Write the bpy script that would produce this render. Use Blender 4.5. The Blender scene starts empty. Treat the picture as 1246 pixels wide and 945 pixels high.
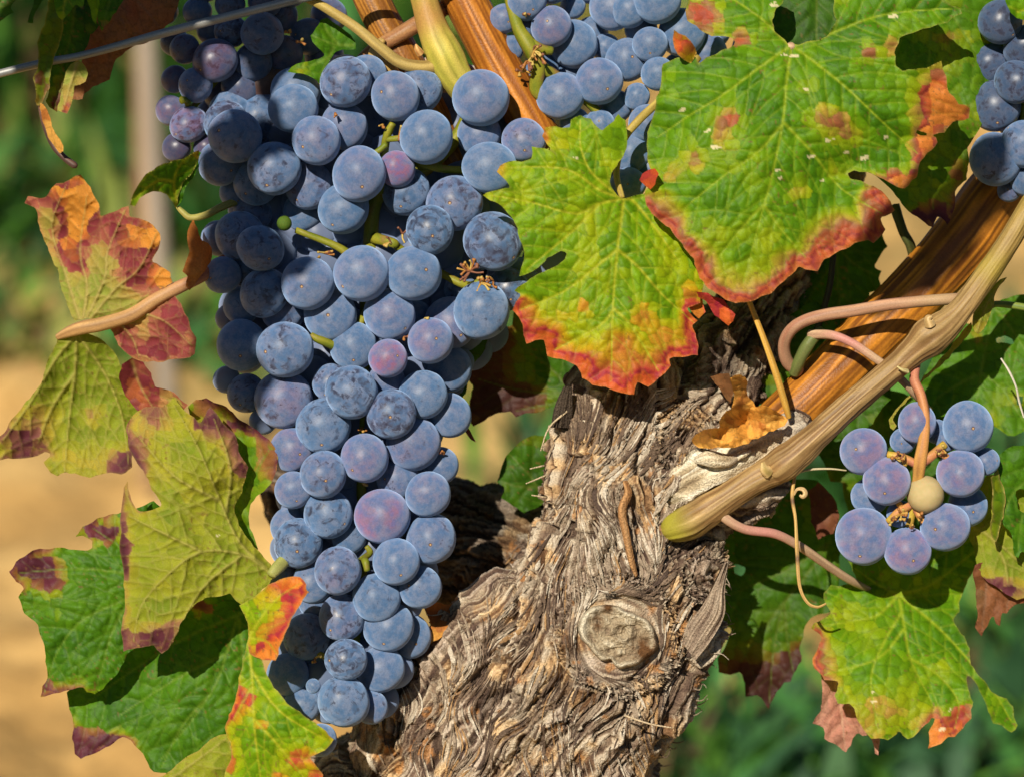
import bpy, math, random, colorsys
import numpy as np
from mathutils import Vector, Matrix, Euler
R = math.radians
rng = np.random.default_rng(7); random.seed(7)
# ------------------------------------------------------------------ camera, world, sun
U = 0.00025                 # one photo pixel at the focus plane, in metres
D = 3600.0                  # distance of the focus plane from the camera, in photo pixels (0.9 m)
PITCH = R(14); CX, CY = 623.0, 472.5
FOC = np.array([0.0, 0.0, 0.62])
RT = np.array([1.0, 0, 0]); FW = np.array([0, math.cos(PITCH), -math.sin(PITCH)]); UP = np.array([0, math.sin(PITCH), math.cos(PITCH)])
CAMLOC = FOC - FW * D * U
scene = bpy.context.scene
C = scene.collection
cam_d = bpy.data.cameras.new('camera'); cam = bpy.data.objects.new('camera', cam_d); C.objects.link(cam)
cam.location = CAMLOC; cam.rotation_euler = (R(90) - PITCH, 0, 0)
cam_d.sensor_width = 36; cam_d.lens = 36 * D / 1246.0
cam_d.clip_start = 0.02; cam_d.clip_end = 500
cam_d.dof.use_dof = True; cam_d.dof.focus_distance = D * U - 0.004; cam_d.dof.aperture_fstop = 10.0
scene.camera = cam
TOSUN = np.array([-0.27, 0.37, 0.89]); TOSUN /= np.linalg.norm(TOSUN)     # right, up, toward camera
SUNW = RT * TOSUN[0] + UP * TOSUN[1] - FW * TOSUN[2]
elev = math.asin(SUNW[2]); az = math.atan2(SUNW[0], SUNW[1])
w = bpy.data.worlds.new('World'); scene.world = w; w.use_nodes = True
nt = w.node_tree; sky = nt.nodes.new('ShaderNodeTexSky'); sky.sky_type = 'NISHITA'; sky.sun_disc = False
sky.air_density = .75; sky.dust_density = .2; sky.ozone_density = 4.0; sky.sun_elevation = elev; sky.sun_rotation = az
nt.links.new(sky.outputs[0], nt.nodes['Background'].inputs[0]); nt.nodes['Background'].inputs[1].default_value = 0.05
sd = bpy.data.lights.new('sun', 'SUN'); sd.energy = 5.0; sd.angle = R(0.6); sd.color = (1.0, 0.91, 0.77)
so = bpy.data.objects.new('sun', sd); C.objects.link(so); so.rotation_euler = Vector(SUNW).to_track_quat('Z', 'Y').to_euler(); so.location = (0, -1, 3)
vs = scene.view_settings; vs.view_transform = 'Standard'; vs.look = 'None'; vs.exposure = 0.2; vs.gamma = 1.0
scene.cycles.max_bounces = 6; scene.cycles.diffuse_bounces = 3; scene.cycles.transmission_bounces = 4
scene.cycles.use_denoising = True

# ------------------------------------------------------------------ helpers
def P(x, y, d=0.0):
    """photo pixel + depth (px units, + is away from the camera) to world"""
    x = np.asarray(x, float); y = np.asarray(y, float); d = np.asarray(d, float)
    f = (D + d) / D
    X = (x - CX) * U * f; Z = -(y - CY) * U * f; Y = d * U
    return FOC + X[..., None] * RT + Z[..., None] * UP + Y[..., None] * FW
def tag(o, label=None, cat=None, group=None, kind=None):
    if label: o['label'] = label
    if cat: o['category'] = cat
    if group: o['group'] = group
    if kind: o['kind'] = kind
    return o
def empty(name, loc):
    o = bpy.data.objects.new(name, None); C.objects.link(o); o.location = Vector([float(v) for v in loc]); o.empty_display_size = .01
    return o
def mesh_obj(name, V, F, mat, parent=None, col=None, smooth=True, extra=None):
    V = np.asarray(V, float)
    if parent is not None: V = V - np.array(parent['_o'])
    me = bpy.data.meshes.new(name); n = len(V)
    F = list(F) if not isinstance(F, np.ndarray) else F
    if isinstance(F, np.ndarray):
        k = F.shape[1]
        me.vertices.add(n); me.vertices.foreach_set('co', V.astype(np.float32).ravel())
        me.loops.add(F.size); me.loops.foreach_set('vertex_index', F.astype(np.int32).ravel())
        me.polygons.add(len(F)); me.polygons.foreach_set('loop_start', np.arange(0, F.size, k, dtype=np.int32))
        me.polygons.foreach_set('loop_total', np.full(len(F), k, dtype=np.int32))
        me.update(calc_edges=True); me.validate()
    else:
        me.from_pydata(V.tolist(), [], F); me.update()
    if col is not None and len(me.vertices) == n:
        a = me.color_attributes.new('Col', 'FLOAT_COLOR', 'POINT')
        cc = np.ones((n, 4), np.float32); cc[:, :3] = np.clip(col, 0, 1); a.data.foreach_set('color', cc.ravel())
    if smooth: me.polygons.foreach_set('use_smooth', np.ones(len(me.polygons), bool))
    me.materials.append(mat)
    o = bpy.data.objects.new(name, me); C.objects.link(o)
    if parent is not None: o.parent = parent
    return o
def thing(name, loc, label, cat, group=None):
    o = empty(name, loc); o['_o'] = [float(v) for v in loc]; tag(o, label, cat, group); return o
def part(parent_part, name, V, F, mat, col=None):
    """sub-part: parent is a mesh part whose own location is zero inside its thing"""
    root = parent_part.parent
    o = mesh_obj(name, np.asarray(V) - np.array(root['_o']), F, mat, None, col); o.parent = parent_part; return o

def _h(ix, iy, iz, seed):
    h = (ix.astype(np.uint32) * np.uint32(374761393) + iy.astype(np.uint32) * np.uint32(668265263) + iz.astype(np.uint32) * np.uint32(2147483647) + np.uint32(seed * 1274126177 & 0xffffffff))
    h = (h ^ (h >> np.uint32(13))) * np.uint32(1274126177); h = h ^ (h >> np.uint32(16))
    h = (h * np.uint32(2246822519)) ^ (h >> np.uint32(15))
    return (h & np.uint32(0xffffff)).astype(np.float64) / 16777216.0
def vn(x, y, z=0.0, seed=0):
    """value noise, 0..1"""
    with np.errstate(over='ignore'):
        x, y, z = np.broadcast_arrays(np.asarray(x, float), np.asarray(y, float), np.asarray(z, float))
        fx, fy, fz = np.floor(x), np.floor(y), np.floor(z)
        ix, iy, iz = fx.astype(np.int64), fy.astype(np.int64), fz.astype(np.int64)
        u, v, t = x - fx, y - fy, z - fz
        u = u * u * u * (u * (6 * u - 15) + 10); v = v * v * v * (v * (6 * v - 15) + 10); t = t * t * (3 - 2 * t)
        r = 0
        for a in (0, 1):
            for b in (0, 1):
                for c in (0, 1):
                    r = r + _h(ix + a, iy + b, iz + c, seed) * (u if a else 1 - u) * (v if b else 1 - v) * (t if c else 1 - t)
        return r
def fbm(x, y, z=0.0, o=4, seed=0):
    s = 0; a = .5; t = 0; x = np.asarray(x, float); y = np.asarray(y, float); z = np.asarray(z, float)
    for i in range(o):
        s = s + a * vn(x, y, z, seed + i * 17); t += a; a *= .5; x = x * 2.03 + 7.1; y = y * 2.03 + 3.3; z = z * 2.03 + 1.7
    return s / t
def ridge(x, y, z=0.0, seed=0):
    return 1 - np.abs(2 * vn(x, y, z, seed) - 1)
def sstep(a, b, x):
    t = np.clip((x - a) / (b - a), 0, 1); return t * t * (3 - 2 * t)
def mixc(a, b, t): 
    t = np.asarray(t)[..., None]; return np.asarray(a) * (1 - t) + np.asarray(b) * t
def ramp(stops, t):
    xs = [s[0] for s in stops]; return np.stack([np.interp(t, xs, [s[1][k] for s in stops]) for k in range(3)], -1)
def cr(pts, n):
    """Catmull-Rom through rows of pts, n samples per span"""
    p = np.asarray(pts, float); p = np.vstack([2 * p[0] - p[1], p, 2 * p[-1] - p[-2]]); out = []
    for i in range(1, len(p) - 2):
        t = np.linspace(0, 1, n, endpoint=False)[:, None]
        a, b, c, d = p[i - 1], p[i], p[i + 1], p[i + 2]
        out.append(.5 * (2 * b + (c - a) * t + (2 * a - 5 * b + 4 * c - d) * t * t + (3 * b - a - 3 * c + d) * t ** 3))
    out.append(p[-2][None]); return np.vstack(out)

# ------------------------------------------------------------------ materials
def mat_new(name):
    m = bpy.data.materials.new(name); m.use_nodes = True; nt = m.node_tree
    b = nt.nodes['Principled BSDF']; return m, nt, b
def N(nt, t, **kw):
    n = nt.nodes.new(t)
    for k, v in kw.items():
        if k.startswith('i_'): n.inputs[k[2:].replace('_', ' ')].default_value = v
        else: setattr(n, k, v)
    return n
def vmat(name, rough=.6, spec=.4, bump=.0, bscale=2000, transl=0.0, tcol=(.5, .6, .05, 1), metallic=0, bdist=.0004, sheen=0, cvar=.18):
    m, nt, b = mat_new(name); L = nt.links.new
    at = N(nt, 'ShaderNodeAttribute', attribute_name='Col')
    tc = N(nt, 'ShaderNodeTexCoord')
    nz = N(nt, 'ShaderNodeTexNoise'); nz.inputs['Scale'].default_value = bscale; nz.inputs['Detail'].default_value = 4
    L(tc.outputs['Object'], nz.inputs['Vector'])
    mr = N(nt, 'ShaderNodeMapRange'); mr.inputs[1].default_value = .25; mr.inputs[2].default_value = .75; mr.inputs[3].default_value = 1 - cvar; mr.inputs[4].default_value = 1 + cvar
    L(nz.outputs[0], mr.inputs[0])
    mx = N(nt, 'ShaderNodeMix', data_type='RGBA', blend_type='MULTIPLY'); mx.inputs[0].default_value = 1
    L(at.outputs['Color'], mx.inputs[6]); L(mr.outputs[0], mx.inputs[7])
    L(mx.outputs[2], b.inputs['Base Color'])
    b.inputs['Roughness'].default_value = rough; b.inputs['Specular IOR Level'].default_value = spec; b.inputs['Metallic'].default_value = metallic
    if sheen: b.inputs['Sheen Weight'].default_value = sheen
    if bump:
        bp = N(nt, 'ShaderNodeBump'); bp.inputs['Strength'].default_value = bump; bp.inputs['Distance'].default_value = bdist
        L(nz.outputs[0], bp.inputs['Height']); L(bp.outputs[0], b.inputs['Normal'])
    if transl:
        tr = N(nt, 'ShaderNodeBsdfTranslucent'); ms = N(nt, 'ShaderNodeMixShader'); ms.inputs[0].default_value = transl
        m2 = N(nt, 'ShaderNodeMix', data_type='RGBA', blend_type='MULTIPLY'); m2.inputs[0].default_value = 1
        L(mx.outputs[2], m2.inputs[6]); m2.inputs[7].default_value = tcol
        L(m2.outputs[2], tr.inputs[0])
        L(b.outputs[0], ms.inputs[1]); L(tr.outputs[0], ms.inputs[2]); L(ms.outputs[0], nt.nodes['Material Output'].inputs[0])
    return m
M_LEAF = vmat('leaf_blade', .55, .22, .3, 2600, .25, (1.6, 1.7, .5, 1), bdist=.0003)
M_UNDER = vmat('leaf_underside', .62, .15, .5, 3000, .28, (1.5, 1.5, .5, 1), bdist=.0003)
M_DRY = vmat('dry_leaf', .6, .2, .6, 1600, .2, (1.5, 1.3, .9, 1), bdist=.0005)
M_CANE = vmat('cane', .45, .28, .5, 1500, bdist=.0003)
M_STEM = vmat('green_stem', .5, .28, .4, 2500, bdist=.0002)
M_BARK = vmat('bark', .85, .2, 1.0, 1700, bdist=.0009, cvar=.42)
M_WIRE = vmat('steel_wire', .5, .5, .3, 3000, bdist=.0001, metallic=.35)
M_GROUND = vmat('soil', .95, .1, .6, 60, bdist=.01)
M_WEED = vmat('weed_leaves', .6, .3, 0, 40, .25, (1.4, 1.6, .7, 1))
# ------------------------------------------------------------------ ground and background
def ground():
    xs = np.concatenate([-np.geomspace(120, 3, 25), np.linspace(-2.6, 3.2, 230), np.geomspace(3.6, 120, 25)])
    ys = np.concatenate([np.linspace(-3, .6, 12, endpoint=False), np.linspace(.6, 6, 260, endpoint=False), np.geomspace(6, 260, 40)])
    X, Y = np.meshgrid(xs, ys)
    z = (fbm(X * 1.5, Y * 1.5, seed=3) - .5) * .06 + (fbm(X * 7, Y * 7, seed=5) - .5) * .09 + (fbm(X * 35, Y * 35, seed=6, o=2) - .5) * .03
    z *= np.where(np.abs(X) > 4, .2, 1)
    n = fbm(X * 2.2, Y * 2.2, seed=9); n2 = fbm(X * 14, Y * 14, seed=10)
    col = mixc((.66, .43, .16), (.50, .30, .10), sstep(.40, .60, .5 * n + .5 * n2))
    col = mixc(col, (.22, .19, .07), sstep(.62, .75, fbm(X * 3 + 9, Y * 3, seed=21)) * .5)
    # darker brown ground on the right, close behind the vine
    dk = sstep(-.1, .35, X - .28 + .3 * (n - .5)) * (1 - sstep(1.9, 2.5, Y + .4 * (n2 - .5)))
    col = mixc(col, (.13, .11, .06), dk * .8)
    V = np.stack([X, Y, z], -1).reshape(-1, 3); h, w_ = X.shape
    i = np.arange(h * w_).reshape(h, w_); F = np.stack([i[:-1, :-1], i[:-1, 1:], i[1:, 1:], i[1:, :-1]], -1).reshape(-1, 4)
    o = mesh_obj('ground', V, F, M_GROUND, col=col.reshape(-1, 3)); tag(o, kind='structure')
ground()
def weeds():
    V = []; F = []; K = []
    def blade(x, y, z0, L, wd, ang, lean, c):
        k = len(V); dx, dy = math.cos(ang), math.sin(ang); px, py = -dy, dx
        for t, ww in ((0, .35), (.35, 1), (.7, .85), (1, .05)):
            r = L * lean * t * t; h = L * t * (1 - .35 * lean * t)
            for s in (-1, 1):
                V.append((x + dx * r + s * px * wd * ww, y + dy * r + s * py * wd * ww, z0 + h)); K.append(c)
        for j in range(3): F.append((k + 2 * j, k + 2 * j + 1, k + 2 * j + 3, k + 2 * j + 2))
    pal = [(.035, .10, .03), (.05, .16, .035), (.09, .22, .03), (.03, .085, .035), (.20, .24, .05), (.28, .24, .07), (.10, .07, .03)]
    def clump(x, y, hgt, n, ws, bw=1.0):
        for _ in range(n):
            c = random.choices(pal, ws)[0]; f = random.uniform(.7, 1.3) * (2.3 if y > 4.4 else (1.35 if y > 2.6 else 1.5)); c = tuple(v * f for v in c)
            blade(x + random.gauss(0, .05), y + random.gauss(0, .05), random.uniform(0, hgt * .45), hgt * random.uniform(.4, 1), random.uniform(.008, .024) * bw, random.uniform(0, 6.28), random.uniform(.2, 1.1), c)
    # tall weeds beyond the bare strip, left of the vine
    for _ in range(1500):
        y = random.uniform(2.95, 7.5); x = random.uniform(-2.6, .35) * (y + .9) / 4.2
        px = 623 + x / (y + .87) * .9 / U
        if px > 560 + 60 * random.random(): continue
        near = y < 3.3
        clump(x, y, random.uniform(.10, .22) if near else random.uniform(.25, .6), 12 if near else 16, ((3, 4, 3, 4, 1.5, 1.0, .8) if y < 4.6 else (.6, 1.5, 4, .6, 5, 4, .3)))
    for _ in range(120):
        y = random.uniform(2.4, 3.1); x = random.uniform(-1.0, .2) * (y + .9) / 4
        clump(x, y, random.uniform(.03, .09), 8, (1, 2, 2, 1, 3, 3, 2))
    # low plants on the right behind the vine, palette weighted dark in place of shade
    for _ in range(1500):
        y = random.uniform(.9, 2.1); x = random.uniform(.08, 1.5)
        if fbm(x * 4, y * 4, seed=31) < .40: continue
        clump(x, y, random.uniform(.06, .2), 16, (4, 4, 2.5, 3, .5, .3, 1.5), .55)
    for _ in range(300):
        y = random.uniform(5.5, 9); x = random.uniform(.2, 3.4)
        clump(x, y, random.uniform(.2, .5), 12, (3, 3, 2, 3, 2, 2, 1))
    o = mesh_obj('weeds', V, F, M_WEED, col=np.array(K), smooth=False)
    tag(o, 'green and yellow weeds growing on the sandy soil behind the vine', 'weeds', kind='stuff')
weeds()
def tube(pts, n=8, seg=14, colf=None, strie=0.0, lump=0.0, cap=True, seed=0, flat=1.0, sfreq=9, space='px'):
    """pts rows: x, y, depth, radius (photo px). Returns V, F, colour"""
    q = cr(pts, n); c = P(q[:, 0], q[:, 1], q[:, 2]); rad = np.maximum(q[:, 3], .15) * U
    T = np.gradient(c, axis=0); T /= np.linalg.norm(T, axis=1)[:, None] + 1e-12
    ref = FW; A = np.cross(T, ref); A /= np.linalg.norm(A, axis=1)[:, None] + 1e-9; B = np.cross(T, A)
    s = np.concatenate([[0], np.cumsum(np.linalg.norm(np.diff(c, axis=0), axis=1))]) / U
    th = np.linspace(0, 2 * np.pi, seg, endpoint=False)
    S, TH = np.meshgrid(s, th, indexing='ij')
    ca, sa = np.cos(TH), np.sin(TH)
    g = vn(ca * sfreq + 50, sa * sfreq + 50, S / 60.0, seed); l = fbm(ca * 1.5 + 9, sa * 1.5, S / 22.0, o=3, seed=seed + 3)
    rr = rad[:, None] * (1 + strie * (g - .5) + lump * (l - .5))
    V = c[:, None, :] + rr[..., None] * (ca[..., None] * A[:, None, :] + flat * sa[..., None] * B[:, None, :])
    m = len(s); i = np.arange(m * seg).reshape(m, seg); j = np.roll(i, -1, axis=1)
    F = np.stack([i[:-1], j[:-1], j[1:], i[1:]], -1).reshape(-1, 4).tolist()
    V = V.reshape(-1, 3)
    col = colf(S, TH, g, l, s[-1]) if colf else np.ones((m, seg, 3)) * .3
    col = np.asarray(col).reshape(-1, 3)
    if cap:
        for e, ring in ((0, i[0][::-1]), (m - 1, i[-1])):
            k = len(V); V = np.vstack([V, c[e] + T[e] * rad[e] * .25 * (-1 if e == 0 else 1)]); col = np.vstack([col, col[ring[0]]])
            for a in range(seg): F.append((int(ring[a]), int(ring[(a + 1) % seg]), k))
    return V, F, col
def cane_col(a, b, c2=None, at=None, st=1.0):
    def f(S, TH, g, l, L):
        col = mixc(a, b, sstep(.3, .7, g * st + (1 - st) * .5))
        col = col * (0.75 + .5 * l)[..., None]
        f2 = vn(np.cos(TH) * 26 + 90, np.sin(TH) * 26, S / 90.0, 77); col = col * (.72 + .56 * f2)[..., None]
        if c2 is not None:
            for (s0, wd, cc) in c2:
                k = np.exp(-((S / L - s0) / wd) ** 2); col = mixc(col, cc, np.clip(k * (.7 + .6 * l), 0, 1))
        return col
    return f
def foliage_mass(name, label, x0, x1, y0, y1, z0, z1, n, seed):
    r = np.random.default_rng(seed); V = []; F = []; K = []
    for _ in range(n):
        c = np.array([r.uniform(x0, x1), r.uniform(y0, y1), z0 + (z1 - z0) * r.uniform(0, 1)]); a = r.normal(size=3); a /= np.linalg.norm(a); b = np.cross(a, r.normal(size=3)); b /= np.linalg.norm(b); cc = np.cross(a, b)
        s = r.uniform(.035, .06); k = len(V); m = 9; g = np.array([(.04, .12, .01), (.07, .18, .01), (.16, .24, .02), (.3, .13, .03)][r.choice(4, p=(.4, .35, .18, .07))])
        V.append(c - cc * s * .12); K.append(g)
        for i in range(m):
            t = 2 * math.pi * i / m; q = s * (1.0 if i % 2 else .68); V.append(c + q * (math.cos(t) * a + math.sin(t) * b) + cc * s * .15 * math.cos(2 * t)); K.append(g * r.uniform(.8, 1.2))
        for i in range(m): F.append((k, k + 1 + i, k + 1 + (i + 1) % m))
    o = mesh_obj(name, V, F, M_WEED, col=np.array(K), smooth=False); tag(o, label, 'unseen shade foliage', kind='stuff')
foliage_mass('added_shade_canopy', 'added unseen leaf canopy above the frame, blocking sky light and shading the ground', .05, 1.8, .02, .30, .90, 1.45, 1700, 5)  # added out of view to cut sky light and shade the ground
foliage_mass('added_blocker_row', 'added unseen leaf mass behind the camera, blocking sky and bounce light', -4.5, 4.5, -2.9, -2.3, .15, 1.5, 5200, 6)  # added behind the camera to cut low sky light and ground bounce
# stake behind
st = thing('stake', P(186, 560, 9400), 'pale blurred wooden stake standing far behind the left leaves', 'stake')
q = P(186, 560, 9400)
def world_tube(x, y, z0, z1, r, col, seg=14, n=24, tilt=0.0, lump=.1):
    V = []; F = []
    for a in range(n + 1):
        z = z0 + (z1 - z0) * a / n
        for b in range(seg):
            t = 2 * math.pi * b / seg; rr = r * (1 + lump * (vn(math.cos(t) * 2, math.sin(t) * 2, z * 9, 5) - .5))
            V.append((x + tilt * (z - z0) + rr * math.cos(t), y + rr * math.sin(t), z))
    for a in range(n):
        for b in range(seg): F.append((a * seg + b, a * seg + (b + 1) % seg, (a + 1) * seg + (b + 1) % seg, (a + 1) * seg + b))
    F.append(tuple(range(n * seg, (n + 1) * seg)))
    V = np.array(V); c = np.array(col) * (.8 + .4 * vn(V[:, 0] * 90, V[:, 1] * 90, V[:, 2] * 8, 3))[:, None]
    return V, F, c
sx, sy = -.345, 2.05
st.location = (sx, sy, 0); st['_o'] = [sx, sy, 0]
V, F, c = world_tube(sx, sy, -.1, .92, .0105, (.40, .34, .27), tilt=-.03); mesh_obj('post', V, F, M_BARK, st, c)
V, F, c = world_tube(sx + .008, sy - .018, .60, .62, .010, (.8, .78, .74)); mesh_obj('clip', V, F, M_WIRE, st, c)
V, F, c = world_tube(sx - .03, sy + .01, .0, .70, .008, (.40, .25, .13), tilt=.015); mesh_obj('dry_stem', V, F, M_BARK, st, c)

# ------------------------------------------------------------------ trunk
def trunk():
    FZ = .72
    chains = [
        [(600, 1130, 185, 165), (598, 1000, 165, 178), (650, 900, 128, 150), (712, 810, 92, 128), (738, 725, 82, 108), (752, 640, 74, 92), (752, 560, 72, 82), (765, 490, 74, 72)],
        [(500, 905, 118, 70), (560, 830, 84, 62), (620, 770, 84, 70)],
        [(780, 750, 82, 88), (826, 708, 66, 52), (852, 690, 60, 34)],
        [(840, 600, 66, 56), (905, 600, 52, 30), (940, 596, 46, 18)],
        [(780, 520, 78, 66), (850, 500, 78, 50), (880, 440, 120, 56), (925, 370, 150, 50), (975, 290, 190, 40), (1010, 200, 230, 34)],
        [(800, 600, 72, 70), (850, 570, 52, 42), (910, 552, 36, 30), (965, 530, 32, 24)],
        [(720, 720, 190, 72), (640, 680, 240, 68), (570, 660, 275, 66), (470, 640, 300, 60), (380, 600, 320, 54)],
        [(560, 1000, 150, 120), (470, 985, 160, 90)],
    ]
    V = []; F = []
    us, vs_ = 20, 12
    def sph(x, y, d, r):
        k = len(V)
        for a in range(vs_ + 1):
            ph = math.pi * a / vs_
            for b in range(us):
                t = 2 * math.pi * b / us
                V.append((x + r * math.sin(ph) * math.cos(t), y + r * math.cos(ph), d + FZ * r * math.sin(ph) * math.sin(t)))
        for a in range(vs_):
            for b in range(us): F.append((k + a * us + b, k + a * us + (b + 1) % us, k + (a + 1) * us + (b + 1) % us, k + (a + 1) * us + b))
    segs = []
    for ch in chains:
        q = cr(ch, 7)
        for a in range(len(q)): sph(*q[a])
        for a in range(len(q) - 1): segs.append((q[a], q[a + 1]))
    me = bpy.data.meshes.new('tmp'); me.from_pydata(V, [], F); o = bpy.data.objects.new('tmp', me); C.objects.link(o)
    m = o.modifiers.new('r', 'REMESH'); m.mode = 'VOXEL'; m.voxel_size = 7.0
    m = o.modifiers.new('s', 'SMOOTH'); m.iterations = 10; m.factor = .6
    m = o.modifiers.new('r2', 'REMESH'); m.mode = 'VOXEL'; m.voxel_size = 1.75
    dg = bpy.context.evaluated_depsgraph_get(); ev = o.evaluated_get(dg); m2 = ev.to_mesh()
    n = len(m2.vertices); co = np.empty(n * 3, np.float32); m2.vertices.foreach_get('co', co); co = co.reshape(-1, 3).astype(float)
    no = np.empty(n * 3, np.float32); m2.vertices.foreach_get('normal', no); no = no.reshape(-1, 3).astype(float)
    fl = np.empty(len(m2.polygons) * 4, np.int32); m2.loops.foreach_get('vertex_index', fl); FF = fl.reshape(-1, 4).copy()
    ev.to_mesh_clear(); bpy.data.objects.remove(o)
    # orientation of normals: photo space is left handed after mapping, make them point outward
    # nearest skeleton segment
    best = np.full(n, 1e9); ps = np.zeros(n); psi = np.zeros(n); acc = 0.0
    for (a, b) in segs:
        A, B = a[:3], b[:3]; d = B - A; L = np.linalg.norm(d); t = np.clip(((co - A) @ d) / L ** 2, 0, 1)
        c = A + t[:, None] * d; r = a[3] + t * (b[3] - a[3]); v = co - c; v2 = v.copy(); v2[:, 2] /= FZ
        dist = np.linalg.norm(v2, axis=1) - r
        dn = d / L; e1 = np.cross(dn, (0, 0, 1.0)); e1 /= np.linalg.norm(e1); e2 = np.cross(dn, e1)
        ang = np.arctan2(v @ e1, -(v @ np.array([0, 0, 1.0])))
        k = dist < best; best[k] = dist[k]; ps[k] = (acc + t * L)[k]; psi[k] = (ang * r)[k]; acc += L
    x, y, z = co.T
    wx = (fbm(x / 70, y / 70, z / 70, seed=1) - .5); wy = (fbm(x / 55, y / 55, z / 55, seed=2) - .5)
    wz = (fbm(x / 26, y / 26, z / 26, seed=4, o=3) - .5)
    psi = psi + 52 * wx + 9 * wz; ps = ps + 60 * wy
    # fibres wrap round the old wounds
    for (kx, ky, a0, wd) in ((752, 774, 50, 22), (828, 530, 6, 30), (862, 700, 6, 26)):
        r = np.hypot(x - kx, (y - ky)) + 14 * wx; ang = np.arctan2(y - ky, x - kx)
        k = (1 - sstep(a0 + wd * .5, a0 + wd * 1.3, r)) * (z < 130)
        psi = psi * (1 - k) + k * (r * 1.0 + 300); ps = ps * (1 - k) + k * ang * (a0 + wd * .4)
    h1 = ridge(psi / 19, ps / 190, seed=11); h2 = ridge(psi / 7.5, ps / 95, seed=12); h3 = ridge(psi / 3.2, ps / 60, seed=13); h4 = vn(psi / 1.8, ps / 34, seed=14)
    lump = fbm(x / 46, y / 46, z / 46, seed=15) - .5
    plate = vn(psi / 30, ps / 46, seed=16); edge = sstep(.46, .54, plate)
    plate2 = sstep(.44, .56, vn(psi / 13 + 3, ps / 32, seed=26))
    rough = .45 + 1.1 * sstep(.35, .65, fbm(x / 60, y / 60, z / 60, seed=18))
    crack = sstep(.86, .97, ridge(psi / 24 + 4, ps / 95, seed=19))
    H = 30 * lump + rough * (8 * (h1 - .5) + 5.0 * (h2 - .5) + 3.0 * (h3 - .5) + 1.4 * (h4 - .5)) + 9 * edge + 4.5 * plate2 - 12 * crack
    # hollow for the pruning scar and pressed-in rim
    rs = np.hypot((x - 752) / 50, (y - 774) / 47); front = (no[:, 2] < 0) | (z < 60)
    k = (1 - sstep(.95, 1.2, rs)) * front; H = H * (1 - k) - 3 * k
    k = np.exp(-((rs - 1.22) / .12) ** 2) * front; H = H + 1.5 * k
    co2 = co + no * H[:, None]
    # colour by fibre height: dark brown grooves and cracks, weathered grey-tan and straw ridges
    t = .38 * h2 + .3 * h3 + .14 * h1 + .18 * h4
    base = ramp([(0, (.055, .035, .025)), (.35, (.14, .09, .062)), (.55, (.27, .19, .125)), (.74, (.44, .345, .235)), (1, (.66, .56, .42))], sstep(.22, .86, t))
    pn = fbm(x / 34, y / 34, z / 34, seed=22)
    base = mixc(base, base * np.array((1.2, .95, .6)) + np.array((.03, .01, 0)), sstep(.54, .70, pn) * .7)
    base = mixc(base, base * np.array((.78, .72, .78)), sstep(.5, .36, pn) * .6)
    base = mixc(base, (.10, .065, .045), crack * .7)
    gx = fbm(x / 18, y / 18, z / 18, seed=24)
    base = mixc(base, (.50, .22, .06), sstep(.66, .74, gx) * .6)
    # upper arm darker; left back limb darkened in colour to stand in for shade
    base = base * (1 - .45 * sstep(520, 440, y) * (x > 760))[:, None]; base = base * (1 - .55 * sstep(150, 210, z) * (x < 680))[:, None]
    W = P(co2[:, 0], co2[:, 1], co2[:, 2])
    # make sure faces point outward
    f0 = FF[:2000]; nn = np.cross(W[f0[:, 1]] - W[f0[:, 0]], W[f0[:, 2]] - W[f0[:, 0]])
    nw = no[f0[:, 0]]; nw = nw[:, :1] * RT - nw[:, 1:2] * UP + nw[:, 2:] * FW
    if (nn * nw).sum() < 0: FF = FF[:, ::-1].copy()
    root = thing('old_grapevine', P(600, 1120, 170), 'thick gnarled old grapevine trunk with shaggy grey brown bark', 'vine trunk')
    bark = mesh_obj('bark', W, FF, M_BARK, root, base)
    # buried lower trunk below the frame
    b0 = P(598, 1110, 175); Vt = []; Ft = []; n_, s_ = 50, 60
    for a in range(n_ + 1):
        z = -.05 + (b0[2] + .05 + .01) * a / n_
        for b in range(s_):
            th = 2 * math.pi * b / s_; f = 1 + .25 * (float(fbm(math.cos(th) * 2, math.sin(th) * 2, z * 12, seed=41)) - .5) + .12 * (float(vn(math.cos(th) * 9, math.sin(th) * 9, z * 25, 42)) - .5)
            Vt.append((b0[0] + .034 * f * math.cos(th), b0[1] + .03 * f * math.sin(th) + .0, z))
    for a in range(n_):
        for b in range(s_): Ft.append((a * s_ + b, a * s_ + (b + 1) % s_, (a + 1) * s_ + (b + 1) % s_, (a + 1) * s_ + b))
    Vt = np.array(Vt); ct = np.array((.25, .17, .1)) * (.5 + vn(Vt[:, 0] * 300, Vt[:, 1] * 300, Vt[:, 2] * 30, 43))[:, None]
    mesh_obj('lower_bark', Vt, Ft, M_BARK, root, ct)
    # ---- loose strips of bark, following the fibres
    from mathutils.bvhtree import BVHTree
    tri = np.vstack([FF[:, :3], FF[:, [0, 2, 3]]]) if False else FF
    bvh = BVHTree.FromPolygons(co2.tolist(), tri.tolist())
    def front_d(px, py):
        hit = bvh.ray_cast(Vector((px, py, -400)), Vector((0, 0, 1)))
        return hit[0] if hit[0] is not None else None
    fl_x = lambda X, Y: (fbm(X / 70, Y / 70, .5, seed=1))
    Vs = []; Fs = []; Ks = []
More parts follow.
